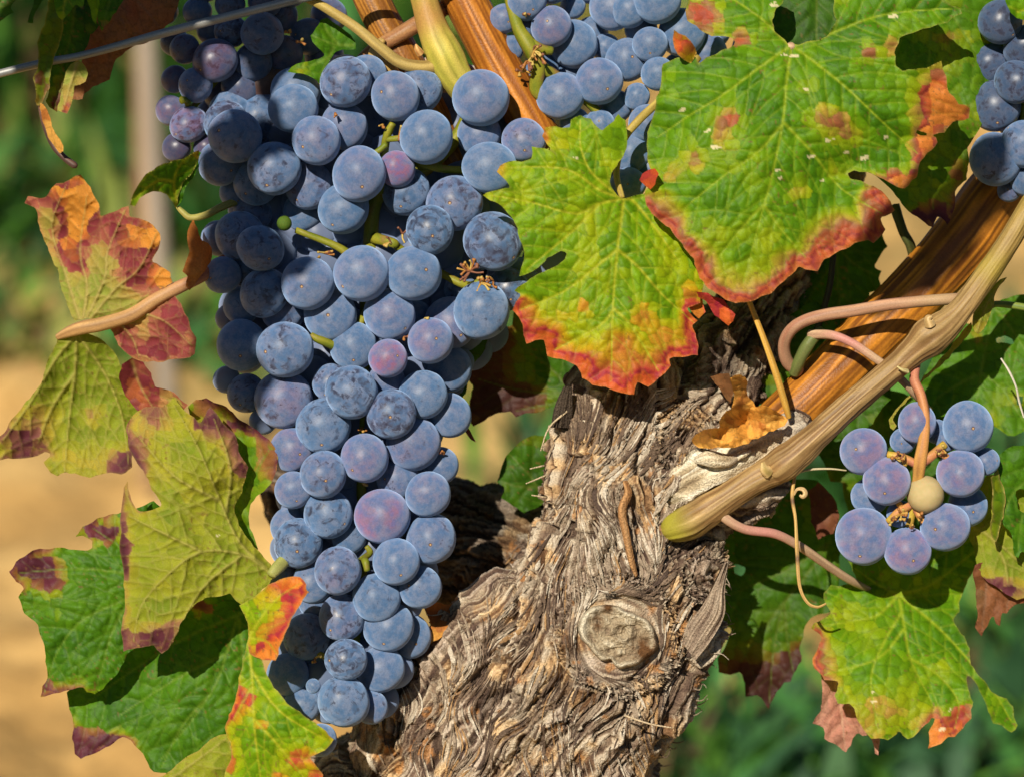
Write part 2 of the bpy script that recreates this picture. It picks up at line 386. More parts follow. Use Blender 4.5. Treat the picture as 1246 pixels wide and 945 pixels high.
    def sdir(px, py):
        # fibre direction in the photo plane
        a = Vector((-.28, 1, 0)) if py > 640 else (Vector((0, 1, 0)) if px < 800 else Vector((-.8, .5, 0)))
        ang = .95 * (float(vn(px / 52, py / 52, 0, 61)) - .5) * 2
        a = Vector((a.x * math.cos(ang) - a.y * math.sin(ang), a.x * math.sin(ang) + a.y * math.cos(ang), 0)).normalized()
        for (kx, ky, r0, wd) in ((752, 774, 50, 18),):
            r = math.hypot(px - kx, py - ky)
            if r < r0 + wd * 1.2:
                tt = Vector((-(py - ky), px - kx, 0)).normalized(); tt = tt if tt.dot(a) > 0 else -tt
                k = 1 - max(0, min(1, (r - r0) / (wd * 1.2))); a = (a * (1 - k) + tt * k).normalized()
        return a
    def strip(px, py, L, wd, lift, c, curl=0.0):
        nseg = max(4, int(L / 4)); st = L / nseg; pts = []; x_, y_ = px, py; lastz = None
        for a in range(nseg + 1):
            hp = front_d(x_, y_)
            if hp is None: break
            if lastz is not None and abs(hp[2] - lastz) > 14: break
            lastz = hp[2]
            if math.hypot(x_ - 752, y_ - 774) < 47: break
            t = a / nseg; e = (max(0, t - .55) / .45) ** 2 + .5 * (max(0, .25 - t) / .25) ** 2
            pts.append((x_ + curl * e * wd, y_, hp[2] - 1.3 - lift * e - .6 * random.random()))
            dd = sdir(x_, y_); x_ += dd.x * st; y_ += dd.y * st
        if len(pts) < 4: return
        k = len(Vs); m = len(pts)
        for a, p_ in enumerate(pts):
            t = a / (m - 1); q0 = pts[max(0, a - 1)]; q1 = pts[min(m - 1, a + 1)]
            dx, dy = q1[0] - q0[0], q1[1] - q0[1]; L_ = math.hypot(dx, dy) + 1e-6; nx, ny = -dy / L_, dx / L_
            ww = wd * (1 - (2 * t - 1) ** 4) * (.6 + .5 * random.random()) + .25
            for s in (-1, 0, 1):
                Vs.append((p_[0] + s * nx * ww, p_[1] + s * ny * ww, p_[2] + (.0 if s else -.55 * wd)))
                f = random.uniform(.85, 1.15); Ks.append(tuple(v * f for v in c))
        for a in range(m - 1):
            for s in (0, 1): Fs.append((k + 3 * a + s, k + 3 * a + s + 1, k + 3 * a + s + 4, k + 3 * a + s + 3))
    cols = [(.46, .38, .28), (.33, .255, .18), (.22, .155, .105), (.14, .095, .065), (.40, .24, .11), (.62, .54, .42), (.09, .06, .045)]
    for _ in range(2000):
        py = random.uniform(470, 960)
        t = (py - 470) / 490; xl = 690 - 30 * t if py < 640 else 650 - 280 * (py - 640) / 320; xr = 860 if py < 740 else 860 - 70 * (py - 740) / 200
        px = random.uniform(xl, xr)
        lc = float(fbm(px / 30, py / 30, 0, 3, 91)); c = cols[random.choice((0, 1, 1, 5))] if lc > .56 else (cols[random.choice((2, 3, 6, 3))] if lc < .44 else cols[random.choice((1, 2, 2, 4, 3))])
        if float(fbm(px / 40, py / 40, 4, 3, 92)) < .42 and random.random() < .8: continue
        if random.random() < .88: strip(px, py, random.uniform(14, 55), random.uniform(.35, 1.1), random.uniform(0, 5), c, random.uniform(-1, 1))
        else: strip(px, py, random.uniform(24, 70), random.uniform(1.4, 3.4), random.uniform(1, 8), c, random.uniform(-2, 2))
    # splinters that stick out of the silhouette
    def splint(pts, c):
        V2, F2, _ = tube([p for p in pts], 4, 6); k = len(SV); SV.extend(V2.tolist()); SF.extend([tuple(i + k for i in f) for f in F2]); SK.extend([c] * len(V2))
    SV, SF, SK = [], [], []
    Wd = P(*np.array(Vs).T)
    for _ in range(34):
        py = random.uniform(690, 940); side = random.random() < .7
        hp = None; xx = 800 if side else 560
        for xs_ in (range(900, 700, -4) if side else range(380, 640, 4)):
            hp = front_d(xs_, py)
            if hp is not None: xx = xs_; break
        if hp is None: continue
        s = 1 if side else -1; L = random.uniform(5, 15)
        splint([(xx - 8 * s, py, hp[2] - 3, 1.0), (xx + L * .4 * s, py + random.uniform(-6, 6), hp[2] - 4, .7), (xx + L * s, py + random.uniform(-12, 10), hp[2] - 6, .3)], random.choice(cols[:4]))
    for pts in ([(760, 870, -12, 1.4), (790, 880, -20, 1.1), (818, 885, -26, .8)], [(690, 500, 20, 1.5), (668, 520, 14, 1), (658, 548, 12, .8)], [(662, 566, 30, 1.2), (645, 570, 20, .8)], [(664, 578, 30, 1.2), (640, 588, 20, .7)], [(666, 605, 24, 1.1), (647, 602, 16, .8)]):
        splint(pts, (.6, .47, .3))
    kb = len(Wd); o1 = mesh_obj('loose_bark', np.vstack([Wd, np.array(SV)]), [tuple(f) for f in Fs] + [tuple(i + kb for i in f) for f in SF], M_BARK, root, np.vstack([np.array(Ks), np.array(SK)]))
    # torn flap at the right of the scar and dark stub in the upper left
    def flap(outline_pts, c1, c2, seed):
        pts = np.array(outline_pts, float); V2 = []; n1, n2 = 26, 44
        # outline_pts rows: centre x, y, d, half width, direction nx, ny
        q = cr(pts, 5); k = len(q); V_ = []; K_ = []
        for a in range(k):
            for b in range(n2):
                s = b / (n2 - 1) * 2 - 1; rz = 5.5 * float(vn(b * .33, a * .10, 0, seed)) + 2.5 * float(vn(b * .9, a * .3, 0, seed + 7)) + 5 * s * s
                V_.append((q[a, 0] + q[a, 4] * q[a, 3] * s, q[a, 1] + q[a, 5] * q[a, 3] * s, q[a, 2] + rz)); tt = .5 * float(vn(b * .33, a * .10, 0, seed)) * -1 + .5 + .5 * (float(vn(b * .8, a * .15, 0, seed + 1)) - .5) * 1.6; tt = max(0, min(1, tt)); K_.append([u * (1 - tt) + v * tt for u, v in zip(c1, c2)])
        F_ = [(a * n2 + b, a * n2 + b + 1, (a + 1) * n2 + b + 1, (a + 1) * n2 + b) for a in range(k - 1) for b in range(n2 - 1)]
        return P(*np.array(V_).T), F_, np.array(K_)
    V2, F2, K2 = flap([(838, 792, 10, 14, .6, .8), (852, 768, 4, 17, .75, .66), (868, 742, -6, 15, .9, .4), (874, 715, -10, 8, 1, .2), (884, 684, -14, 3, 1, .2)], (.2, .14, .1), (.62, .5, .36), 71)
    mesh_obj('bark_flap', V2, F2, M_BARK, root, K2)
    V2, F2, K2 = flap([(682, 520, 20, 12, 1, 0), (686, 495, 12, 11, 1, .1), (691, 470, 8, 5, 1, .1)], (.05, .035, .025), (.12, .09, .06), 72)
    mesh_obj('bark_flap', V2, F2, M_BARK, root, K2)
    # ---- pruning scar: a sawn face with rings and a callus rim
    dsc = min((front_d(752 + 36 * math.cos(a), 774 + 34 * math.sin(a)) or Vector((0, 0, 30)))[2] for a in np.linspace(0, 6.28, 16))
    nr, na = 60, 160; rr = np.linspace(0, 1, nr); aa = np.linspace(0, 2 * np.pi, na, endpoint=False); RR, AA = np.meshgrid(rr, aa, indexing='ij')
    orr = 44 * (1 + .13 * np.cos(AA * 2 - .9) - .20 * np.exp(-((AA - 1.85) / .20) ** 2) + .05 * np.cos(3 * AA + 1) + .12 * (vn(np.cos(AA) * 3, np.sin(AA) * 3, 0, 81) - .5))
    X = 752 + RR * orr * np.cos(AA); Y = 774 + RR * orr * .95 * np.sin(AA)
    lp = fbm(X / 9, Y / 9, 1.0, seed=82); ring = vn(RR * 16 + 3 * fbm(X / 25, Y / 25, 2.0, seed=83), AA * 0, 0, 84)
    rim = np.exp(-((RR - .87) / .09) ** 2); pith = np.exp(-(np.hypot(X - 757, Y - 768) / 9) ** 2)
    hh = 6 * rim + 1.0 * (ring - .5) + 7 * (lp - .5) + 3 * (fbm(X / 3, Y / 3, 4.0, seed=86) - .5) - 3 * sstep(.8, .95, ridge(X / 16 + 2, Y / 13, 0, 87)) - 7 * sstep(.93, 1.0, RR) + 5 * np.exp(-((np.hypot(X - 757, Y - 768) - 11) / 4) ** 2) - 3 * pith
    dd = dsc - 5 - hh + 12 * sstep(.94, 1, RR) + (X - 752) * .10
    cc = ramp([(0, (.20, .14, .09)), (.4, (.38, .30, .19)), (.7, (.55, .47, .33)), (1, (.66, .59, .44))], np.clip(.30 + .35 * rim + .2 * (ring - .5) + .9 * (lp - .4) + .5 * (fbm(X / 3, Y / 3, 4.0, seed=86) - .5), 0, 1))
    bl = np.exp(-(np.hypot((X - 785), (Y - 790)) / 17) ** 2) + .9 * np.exp(-(np.hypot(X - 740, Y - 738) / 8) ** 2) + .8 * np.exp(-(np.hypot((X - 727) / .6, Y - 757) / 11) ** 2)
    cc = mixc(cc, (.13, .06, .022), np.clip(bl * 1.3, 0, 1) * sstep(.3, .6, lp + .15) )
    Vp = P(X, Y, dd).reshape(-1, 3); i = np.arange(nr * na).reshape(nr, na); j = np.roll(i, -1, 1)
    Fp = np.stack([i[:-1], i[1:], j[1:], j[:-1]], -1).reshape(-1, 4)
    mesh_obj('pruning_scar', Vp, Fp, M_BARK, root, cc.reshape(-1, 3))
    return root, front_d
TR, front_d = trunk()
# ------------------------------------------------------------------ grapes
def grape_mat():
    m, nt, b = mat_new('grape_skin'); L = nt.links.new
    tc = N(nt, 'ShaderNodeTexCoord'); oi = N(nt, 'ShaderNodeObjectInfo')
    off = N(nt, 'ShaderNodeVectorMath', operation='SCALE'); 
    cb = N(nt, 'ShaderNodeCombineXYZ'); L(oi.outputs['Random'], cb.inputs[0]); L(oi.outputs['Random'], cb.inputs[1])
    L(cb.outputs[0], off.inputs[0]); off.inputs['Scale'].default_value = 190
    ad = N(nt, 'ShaderNodeVectorMath', operation='ADD'); L(tc.outputs['Object'], ad.inputs[0]); L(off.outputs[0], ad.inputs[1])
    def noise(sc, det=3, rough=.55, src=ad, dist=0):
        n = N(nt, 'ShaderNodeTexNoise'); n.inputs['Scale'].default_value = sc; n.inputs['Detail'].default_value = det; n.inputs['Roughness'].default_value = rough; n.inputs['Distortion'].default_value = dist
        L(src.outputs[0], n.inputs['Vector']); return n
    def mr(src, a, b_, c=0, d=1, smooth=True):
        n = N(nt, 'ShaderNodeMapRange', interpolation_type='SMOOTHSTEP' if smooth else 'LINEAR'); n.inputs[1].default_value = a; n.inputs[2].default_value = b_; n.inputs[3].default_value = c; n.inputs[4].default_value = d
        L(src, n.inputs[0]); return n.outputs[0]
    def math_(op, a, b_=None):
        n = N(nt, 'ShaderNodeMath', operation=op)
        for i, v in enumerate((a, b_)):
            if v is None: continue
            if isinstance(v, (int, float)): n.inputs[i].default_value = v
            else: L(v, n.inputs[i])
        return n.outputs[0]
    def mix(f, a, b_, mode='MIX'):
        n = N(nt, 'ShaderNodeMix', data_type='RGBA', blend_type=mode)
        for i, v in ((0, f), (6, a), (7, b_)):
            if isinstance(v, (int, float)): n.inputs[i].default_value = v
            elif isinstance(v, tuple): n.inputs[i].default_value = v
            else: L(v, n.inputs[i])
        return n.outputs[2]
    big = noise(1.1, 2); mid = noise(3.2, 4); fine = noise(16, 3, .7)
    sep = N(nt, 'ShaderNodeSeparateColor'); L(oi.outputs['Color'], sep.inputs[0])
    # obj.color: R = redness, G = bloom amount, B = scuffs
    blue = mix(mr(mid.outputs[0], .32, .68), (.068, .145, .285, 1), (.155, .207, .325, 1))
    red = mix(mr(mid.outputs[0], .35, .6), (.18, .12, .28, 1), (.28, .10, .18, 1))
    bloom = mix(math_('MULTIPLY', sep.outputs[0], mr(big.outputs[0], .35, .65, .35, 1)), blue, red)
    bloom = mix(mr(fine.outputs[0], .2, .8), bloom, (1.12, 1.12, 1.14, 1), 'MULTIPLY') if False else bloom
    mot = mr(fine.outputs[0], .3, .7, .86, 1.13); cbm = N(nt, 'ShaderNodeCombineXYZ'); [L(mot, cbm.inputs[i]) for i in range(3)]
    bloom = mix(1.0, bloom, cbm.outputs[0], 'MULTIPLY')
    skin = mix(sep.outputs[0], (.012, .014, .035, 1), (.07, .015, .03, 1))
    # scuffs: patches where the bloom has been rubbed off
    st = noise(2.3, 5, .62, dist=.8)
    thr = math_('SUBTRACT', .80, math_('MULTIPLY', sep.outputs[2], .36))
    sc = math_('MULTIPLY', math_('GREATER_THAN', 1, 0), mr(math_('SUBTRACT', math_('ADD', math_('MULTIPLY', st.outputs[0], .8), math_('MULTIPLY', fine.outputs[0], .28)), thr), -.06, .06))
    vor = N(nt, 'ShaderNodeTexVoronoi'); vor.inputs['Scale'].default_value = 5.2; L(ad.outputs[0], vor.inputs['Vector'])
    dots = mr(vor.outputs['Distance'], .035, .06, .8, 0)
    sepd = N(nt, 'ShaderNodeSeparateColor'); L(vor.outputs['Color'], sepd.inputs[0]); dots = math_('MULTIPLY', dots, mr(sepd.outputs[0], .5, .55))
    sc = math_('MULTIPLY', sc, mr(mid.outputs[0], .35, .65, .25, .85)); bare = math_('MAXIMUM', math_('MAXIMUM', sc, dots), math_('SUBTRACT', 1, sep.outputs[1]))
    bare = math_('MINIMUM', bare, .93)
    col = mix(bare, bloom, skin)
    # dry style scar at the pole
    sx = N(nt, 'ShaderNodeSeparateXYZ'); L(tc.outputs['Object'], sx.inputs[0])
    rad = math_('SQRT', math_('ADD', math_('MULTIPLY', sx.outputs[0], sx.outputs[0]), math_('MULTIPLY', sx.outputs[1], sx.outputs[1])))
    up = math_('GREATER_THAN', sx.outputs[2], 0)
    ring = math_('MULTIPLY', mr(rad, .055, .085, 1, 0), up)
    core = math_('MULTIPLY', mr(rad, .02, .05, 1, 0), up)
    col = mix(ring, col, (.10, .045, .03, 1)); col = mix(core, col, (.55, .36, .16, 1))
    L(col, b.inputs['Base Color'])
    L(math_('SUBTRACT', .50, math_('MULTIPLY', bare, .2)), b.inputs['Roughness'])
    b.inputs['Specular IOR Level'].default_value = .42
    b.inputs['Diffuse Roughness'].default_value = 1.0
    b.inputs['Sheen Tint'].default_value = (.45, .66, 1, 1); b.inputs['Sheen Roughness'].default_value = .5
    L(math_('MULTIPLY', math_('SUBTRACT', 1, bare), .68), b.inputs['Sheen Weight'])
    bp = N(nt, 'ShaderNodeBump'); bp.inputs['Strength'].default_value = .25; bp.inputs['Distance'].default_value = .0002
    L(math_('ADD', math_('MULTIPLY', fine.outputs[0], .5), math_('MULTIPLY', ring, -.8)), bp.inputs['Height']); L(bp.outputs[0], b.inputs['Normal'])
    return m
M_GRAPE = grape_mat()
def green_grape_mat():
    m, nt, b = mat_new('unripe_grape_skin')
    tc = N(nt, 'ShaderNodeTexCoord'); nz = N(nt, 'ShaderNodeTexNoise'); nz.inputs['Scale'].default_value = 3; nz.inputs['Detail'].default_value = 5; nt.links.new(tc.outputs['Object'], nz.inputs[0])
    r = N(nt, 'ShaderNodeMix', data_type='RGBA'); r.inputs[6].default_value = (.38, .31, .12, 1); r.inputs[7].default_value = (.54, .41, .22, 1); nt.links.new(nz.outputs[0], r.inputs[0]); nt.links.new(r.outputs[2], b.inputs['Base Color'])
    b.inputs['Roughness'].default_value = .75; b.inputs['Specular IOR Level'].default_value = .2; b.inputs['Subsurface Weight'].default_value = .15; b.inputs['Subsurface Scale'].default_value = .003
    return m
M_GREENGRAPE = green_grape_mat()
M_DARKGREEN = green_grape_mat(); M_DARKGREEN.name = 'small_green_berry_skin'
for _n in M_DARKGREEN.node_tree.nodes:
    if _n.bl_idname == 'ShaderNodeMix': _n.inputs[6].default_value = (.05, .10, .01, 1); _n.inputs[7].default_value = (.09, .15, .015, 1)
def grape_base(seed):
    nu, nv = 40, 26; V = []; F = []
    for a in range(nv + 1):
        ph = math.pi * a / nv
        for b in range(nu):
            t = 2 * math.pi * b / nu; V.append((math.sin(ph) * math.cos(t), math.sin(ph) * math.sin(t), math.cos(ph)))
    for a in range(nv):
        for b in range(nu):
            F.append((a * nu + b, (a + 1) * nu + b, (a + 1) * nu + (b + 1) % nu, a * nu + (b + 1) % nu))
    V = np.array(V); r = 1 + .07 * (fbm(V[:, 0] * 1.1 + 9 * seed, V[:, 1] * 1.1, V[:, 2] * 1.1, o=2, seed=seed) - .5); pole = np.exp(-(np.hypot(V[:, 0], V[:, 1]) / .09) ** 2) * (V[:, 2] > 0)
    V = V * (r - .02 * pole)[:, None]
    return V, F
GV = [grape_base(s) for s in range(4)]
GM = []
for v, f in GV:
    me = bpy.data.meshes.new('grape'); me.from_pydata(v.tolist(), [], f); me.update(); me.polygons.foreach_set('use_smooth', np.ones(len(f), bool)); me.materials.append(M_GRAPE); GM.append(me)
def solve(items, surf):
    """depth for each (x, y, r, layer): upper ones and lower layers in front"""
    items = sorted(items, key=lambda g: (round(g[3]), g[3], g[1])); out = []
    for g in items:
        x, y, r, l = g[:4]; d = surf(x, y) + 9 * l
        for (X, Y, Rr, L_, DD) in out:
            q = math.hypot(X - x, Y - y)
            if q < r + Rr:
                k = .80 if round(l) != round(L_) else (.14 if l == L_ else .4)
                d = max(d, DD + k * math.sqrt((r + Rr) ** 2 - q * q))
        out.append((x, y, r, l, d)); g_ = g[4:] if len(g) > 4 else ()
    return [(o + tuple(i[4:])) for o, i in zip(out, items)]
def place_grape(root, x, y, r, d, colr, name='grape', mat=None):
    me = random.choice(GM)
    o = bpy.data.objects.new(name, me); C.objects.link(o); o.parent = root
    p = P(x, y, d) - np.array(root['_o']); o.location = Vector(p)
    f = (D + d) / D; rs = r * U * f * 1.04
    o.scale = (rs * random.uniform(.95, 1.03), rs * random.uniform(.95, 1.03), rs * random.uniform(.97, 1.08))
    # the style scar looks outward and down, a little to any side
    if random.random() < .62: v = Vector(RT * random.gauss(0, .45) - UP * random.uniform(-.15, .85) - FW * random.uniform(.55, 1.0))
    else: v = Vector((random.gauss(0, 1), random.gauss(.8, .7), random.gauss(0, 1)))
    v = v.normalized(); q = v.to_track_quat('Z', 'Y'); o.rotation_euler = (q @ Euler((0, 0, random.uniform(0, 6.28))).to_quaternion()).to_euler()
    o.color = (colr[0], colr[1], colr[2], 1)
    return o
def stemmat(a=(.13, .17, .012), b=(.26, .24, .02), brown=(.25, .13, .05), n=.25):
    def f(S, TH, g, l, L):
        col = mixc(a, b, sstep(.3, .7, l)); return mixc(col, brown, sstep(.60, .78, fbm(S / 9, np.cos(TH), np.sin(TH), seed=5)) * n * 3)
    return f
def stem_mesh(root, name, paths, colf, mat, strie=.15, lump=.35, seg=10):
    V = []; F = []; K = []
    for i, p in enumerate(paths):
        v, f, c = tube(p, 5, seg, colf, strie, lump, seed=i); k = len(V); V += v.tolist(); F += [tuple(j + k for j in q) for q in f]; K += c.tolist()
    return mesh_obj(name, V, F, mat, root, np.array(K))
def bits(root, spots, name='dried_flower_bits'):
    """tiny brown shrivelled pedicels round a gap, one mesh (a surface detail of the stalk)"""
    for (x, y, d, rr, n) in spots:
        V = []; F = []; K = []
        for _ in range(max(2, int(n * .6))):
            a = random.uniform(0, 6.28); L = rr * random.uniform(.5, 1.1); ex, ey = x + L * math.cos(a), y + L * math.sin(a)
            c = random.choice([(.36, .15, .04), (.45, .26, .06), (.22, .09, .05), (.5, .36, .10)])
            v, f, _ = tube([(x, y, d, 1.6), (x + (ex - x) * .5 + random.gauss(0, 1.5), y + (ey - y) * .5 + random.gauss(0, 1.5), d - 4, 1.1), (ex, ey, d - 7, random.uniform(1.2, 2.8))], 3, 6)
            k = len(V); V += v.tolist(); F += [tuple(j + k for j in q) for q in f]; K += [c] * len(v)
        mesh_obj(name, V, F, M_STEM, root, np.array(K))
# main bunch: x, y, radius, layer
MAIN = [(421,100,31,0),(481,117,29.5,0),(510,110,27,1),(446,92,25,1),(519,167,32,0),(585,119,34,0),(583,163,26.5,1),(637,171,27,0.6),(596,204,30.5,0.4),(483,206,22,1),(437,212,32.5,0),
 (385,171,29.5,0),(419,154,29,1),(357,132,29.5,1),(360,112,29,2),(286,166,31,0),(275,150,27,1),(280,137,26,2),(316,142,26,2),(324,116,18,3),(268,199,27,1),(334,205,31.5,0),(312,222,27,1),(376,226,28,1.6),
 (418,254,30,1.4),(369,258,24,2.6),(285,235,18,2),(308,258,23,2),(292,287,30,1),(317,302,27.5,0),(266,290,21,2),(271,335,22,1.6),(322,356,28.5,0.6),(300,330,20,2.6),(375,345,31.5,0),(440,333,33,0),(503,333,33,0),
 (402,383,31.5,1.2),(345,378,26,2),(294,372,22,2.5),(280,387,18,3),(494,233,28,1.7),(553,248,34,.7),(523,280,28.5,0),(600,294,35,0),(474,383,30,1),(524,415,27.5,0),(586,378,33.5,0),(618,352,26,1.4),(548,393,31,2),
 (472,436,23,0),(430,421,29,1.2),(506,385,20,3),(560,352,19,3),(294,420,30.5,1),(347,426,32.5,0),(345,486,35,.8),(394,518,33,.6),(428,477,31.5,0),(402,465,22,2),(276,462,17,2.4),(300,478,23,2),(355,547,26,1.3),
 (476,504,29,0),(515,480,28.5,.6),(470,464,22,2),(545,448,28,2.4),(546,505,27,1.6),(503,539,33,.8),(444,557,28.5,.5),(536,566,22,2.6),(393,577,28.5,.3),(357,596,22,1.4),(399,625,28.5,.6),(465,628,32.5,.6),(484,583,25.5,1.2),
 (521,601,27,.8),(525,655,30.5,1.1),(363,660,29.5,.8),(352,640,22,1.7),(425,652,21,1.7),(411,694,28.5,.4),(482,683,28.5,.5),(511,714,27,1.1),(458,727,28,.7),(380,708,25,1.6),(343,702,18,2),
 (416,751,27.5,.9),(473,762,30,1),(421,802,25.5,.6),(464,814,27,1.2),(418,853,31.5,.8),(373,774,27,1.6),(350,820,24.5,1.8),(381,834,9,1.2),(367,858,22,1.8),(499,773,26,2),(451,860,20,2),(390,900,20,2),(384,732,20,2),
 (553,470,15,3),(560,440,17,3),(320,512,17,2.6),(580,321,7,0),(534,400,18,3)]
def surf_main(x, y):
    if y < 300: ax, hw = 440, 215
    elif y < 440: ax, hw = 435 , 205 - (y - 300) * .45
    else: ax, hw = 440, 135
    u = min(1, abs(x - ax) / hw); e = 0
    if y < 150: e = (150 - y) * .25
    return -46 + (70 if y < 440 else 45) * (1 - math.sqrt(max(0, 1 - u * u * .9))) + e
main = thing('grape_bunch', P(505, 120, 20), 'large long bunch of blue bloom covered grapes hanging left of the trunk', 'grape bunch', 'bunches of wine grapes')
RED = {(483, 206): (.95, 1, .1), (472, 436): (.9, 1, .1), (465, 628): (.75, 1, .05), (580, 321): (.6, .6, .6), (444, 557): (.35, 1, .2), (524, 415): (.35, 1, .15)}
SCUFF = {(600, 294): .75, (476, 504): .75, (425, 477): .6, (428, 477): .7, (363, 660): .7, (421, 802): .75, (399, 625): .6, (275, 150): .85, (286, 166): .5, (523, 280): .75, (393, 577): .6, (411, 694): .6, (394, 518): .55, (317, 302): .6, (322, 356): .65, (618, 352): .8}
ms = solve(MAIN, surf_main); ms_front = sorted(ms, key=lambda g: (g[3] > 2, -g[2]))
def gcol(x, y, dull=0):
    for k, v in RED.items():
        if abs(k[0] - x) < 2 and abs(k[1] - y) < 2: return v
    sc = random.choice((.1, .3, .45, .6))
    for k, v in SCUFF.items():
        if abs(k[0] - x) < 2 and abs(k[1] - y) < 2: sc = v
    return (max(0, random.gauss(.06, .10)), random.uniform(.93, 1) - dull, sc)
n_ = 0; rest = []
for g in ms_front:
    if n_ < 99: place_grape(main, g[0], g[1], g[2], g[4], gcol(g[0], g[1]), 'grape'); n_ += 1
    else: rest.append(g)
for gy in range(100, 880, 30):       # the inside and back of the bunch
    lo, hi = (300, 640) if gy < 340 else ((300, 575) if gy < 440 else ((355, 520) if gy < 760 else (365, 470)))
    for gx_ in range(lo, hi, 34):
        x = gx_ + random.uniform(-8, 8) + (17 if (gy // 30) % 2 else 0); y = gy + random.uniform(-7, 7)
        rest.append((x, y, random.uniform(23, 28), 4, surf_main(x, y) + random.uniform(92, 120) * (1 if y < 440 else .85)))
rest += [(662, 318, 27, 4, 70), (690, 290, 26, 4, 80), (632, 338, 25, 4, 60), (650, 285, 25, 4, 70), (615, 330, 22, 4, 66)]
V = []; F = []
for g in rest:
    v, f = GV[0]; f_ = (D + g[4]) / D; q = P(g[0], g[1], g[4]); k = len(V) ; V += (v * g[2] * U * f_ + q).tolist(); F += [tuple(i + k for i in t) for t in f]
o = mesh_obj('grape', V, F, M_GRAPE, main); o.name = 'inner_grapes'; o['kind'] = 'stuff'; o.color = (.05, .92, .2, 1)
GS = stemmat()
stem_mesh(main, 'stalk', [
  [(578, 110, 40, 9), (560, 160, 36, 8), (520, 205, 28, 8), (462, 235, 24, 9), (450, 300, 28, 9), (446, 380, 28, 8), (442, 480, 28, 7), (440, 600, 24, 6), (440, 700, 22, 6), (430, 800, 22, 5), (425, 840, 20, 4)],
  [(462, 235, 0, 6), (466, 200, -10, 5), (470, 168, -30, 5), (478, 150, -36, 4)], [(470, 170, -30, 4), (488, 168, -36, 3.6), (500, 160, -38, 3)], [(470, 176, -30, 4), (460, 184, -30, 3.4), (448, 190, -30, 3)],
  [(450, 300, 24, 7), (430, 312, 16, 6), (410, 300, 12, 5), (360, 280, 8, 4)], [(455, 290, 20, 7), (478, 296, 2, 6), (490, 305, 10, 5), (560, 345, 10, 5), (584, 345, -22, 6)],
  [(446, 380, 5, 5), (420, 420, -10, 5), (392, 415, -24, 5), (378, 408, -26, 4)], [(442, 480, 8, 4), (440, 530, -8, 3), (440, 545, -10, 3)], [(440, 690, 0, 4), (444, 682, -26, 5), (447, 694, -30, 4)], [(440, 680, 0, 4), (450, 672, -22, 4), (446, 664, -26, 3)],
  [(430, 800, 5, 4), (400, 800, 0, 4), (380, 790, 5, 3)], [(505, 198, 0, 5), (540, 206, 2, 5), (572, 207, 8, 5)]], GS, M_STEM)
bits(main, [(487, 160, -38, 10, 7), (466, 152, -36, 7, 4), (490, 285, -30, 11, 6), (476, 297, -24, 10, 6), (572, 330, -36, 16, 22), (585, 345, -34, 12, 14), (600, 342, -30, 10, 6), (395, 308, -16, 11, 9), (385, 318, -18, 8, 4), (517, 388, -40, 5, 4), (492, 410, -30, 5, 4), (447, 590, -14, 7, 4), (425, 700, -20, 5, 3), (440, 520, -14, 7, 5), (540, 552, -4, 5, 3), (412, 180, -30, 5, 4), (408, 138, -44, 5, 3), (480, 545, -8, 4, 3), (384, 800, -5, 8, 5)])
gg = place_grape(main, 346, 272, 9, -8, (0, 1, 0), 'unripe_grape'); gg.data = gg.data.copy(); gg.data.materials.clear(); gg.data.materials.append(M_DARKGREEN)

def bunch(name_label, items, surf, dull, redm, scuff, stalks, bt, root_at, fill=(), force=None):
    root = thing('grape_bunch', P(*root_at), name_label, 'grape bunch', 'bunches of wine grapes')
    for g in solve(items, surf):
        c = (max(0, random.gauss(redm, .12)), random.uniform(.9, 1) - dull, random.uniform(*scuff))
        if len(g) > 5 and g[5] == 'g':
            o = place_grape(root, g[0], g[1], g[2], g[4], (0, 1, 0), 'unripe_grape'); o.data = o.data.copy(); o.data.materials.clear(); o.data.materials.append(M_GREENGRAPE); continue
        if len(g) > 5: c = g[5]
        place_grape(root, g[0], g[1], g[2], g[4], c)
    for (x, y, r, d) in fill: place_grape(root, x, y, r, d, (.1, .85 - dull, .3))
    stem_mesh(root, 'stalk', stalks, stemmat(n=.35) if force is None else force, M_STEM)
    if bt: bits(root, bt)
    return root
# back bunch, upper left
BL = [(225,60,18,1),(262,74,26,0,(.45,.45,.8)),(319,41,25.5,0,(.1,.75,.6)),(281,38,20,1,(.1,.95,.9)),(308,76,23,.6),(238,104,20.5,0,(.25,.98,.5)),(213,97,17,1),(208,135,18.5,.6,(.5,.6,.5)),(230,152,22,0,(.55,.9,.7)),(215,180,17,1,(.35,.3,.4)),(240,14,17,1),(212,51,17,2),
 (293,105,23,1),(270,112,22,2),(280,6,18,1),(322,2,20,1),(345,66,22,1.5),(258,38,18,2),(252,180,16,2,(.4,.4,.4)),(200,14,16,2),(340,20,22,2),(375,45,22,2.4),(250,-20,22,1),(300,-25,24,1),(350,-15,24,1.5),(400,20,22,3),(395,70,24,3),(330,95,22,3),(262,140,22,3)]
bunch('dark purple grape bunch partly shaded behind the wire, upper left', BL, lambda x, y: 20 + abs(x - 300) * .15, .42, .22, (.4, .8),
      [[(360, -30, 60, 6), (320, 40, 60, 5), (270, 90, 60, 4), (235, 130, 50, 4), (228, 125, 18, 4)], [(226, 122, 18, 4), (222, 122, 10, 5)]], [(366, 52, 8, 8, 6), (352, 40, 20, 6, 4)], (360, -30, 60))
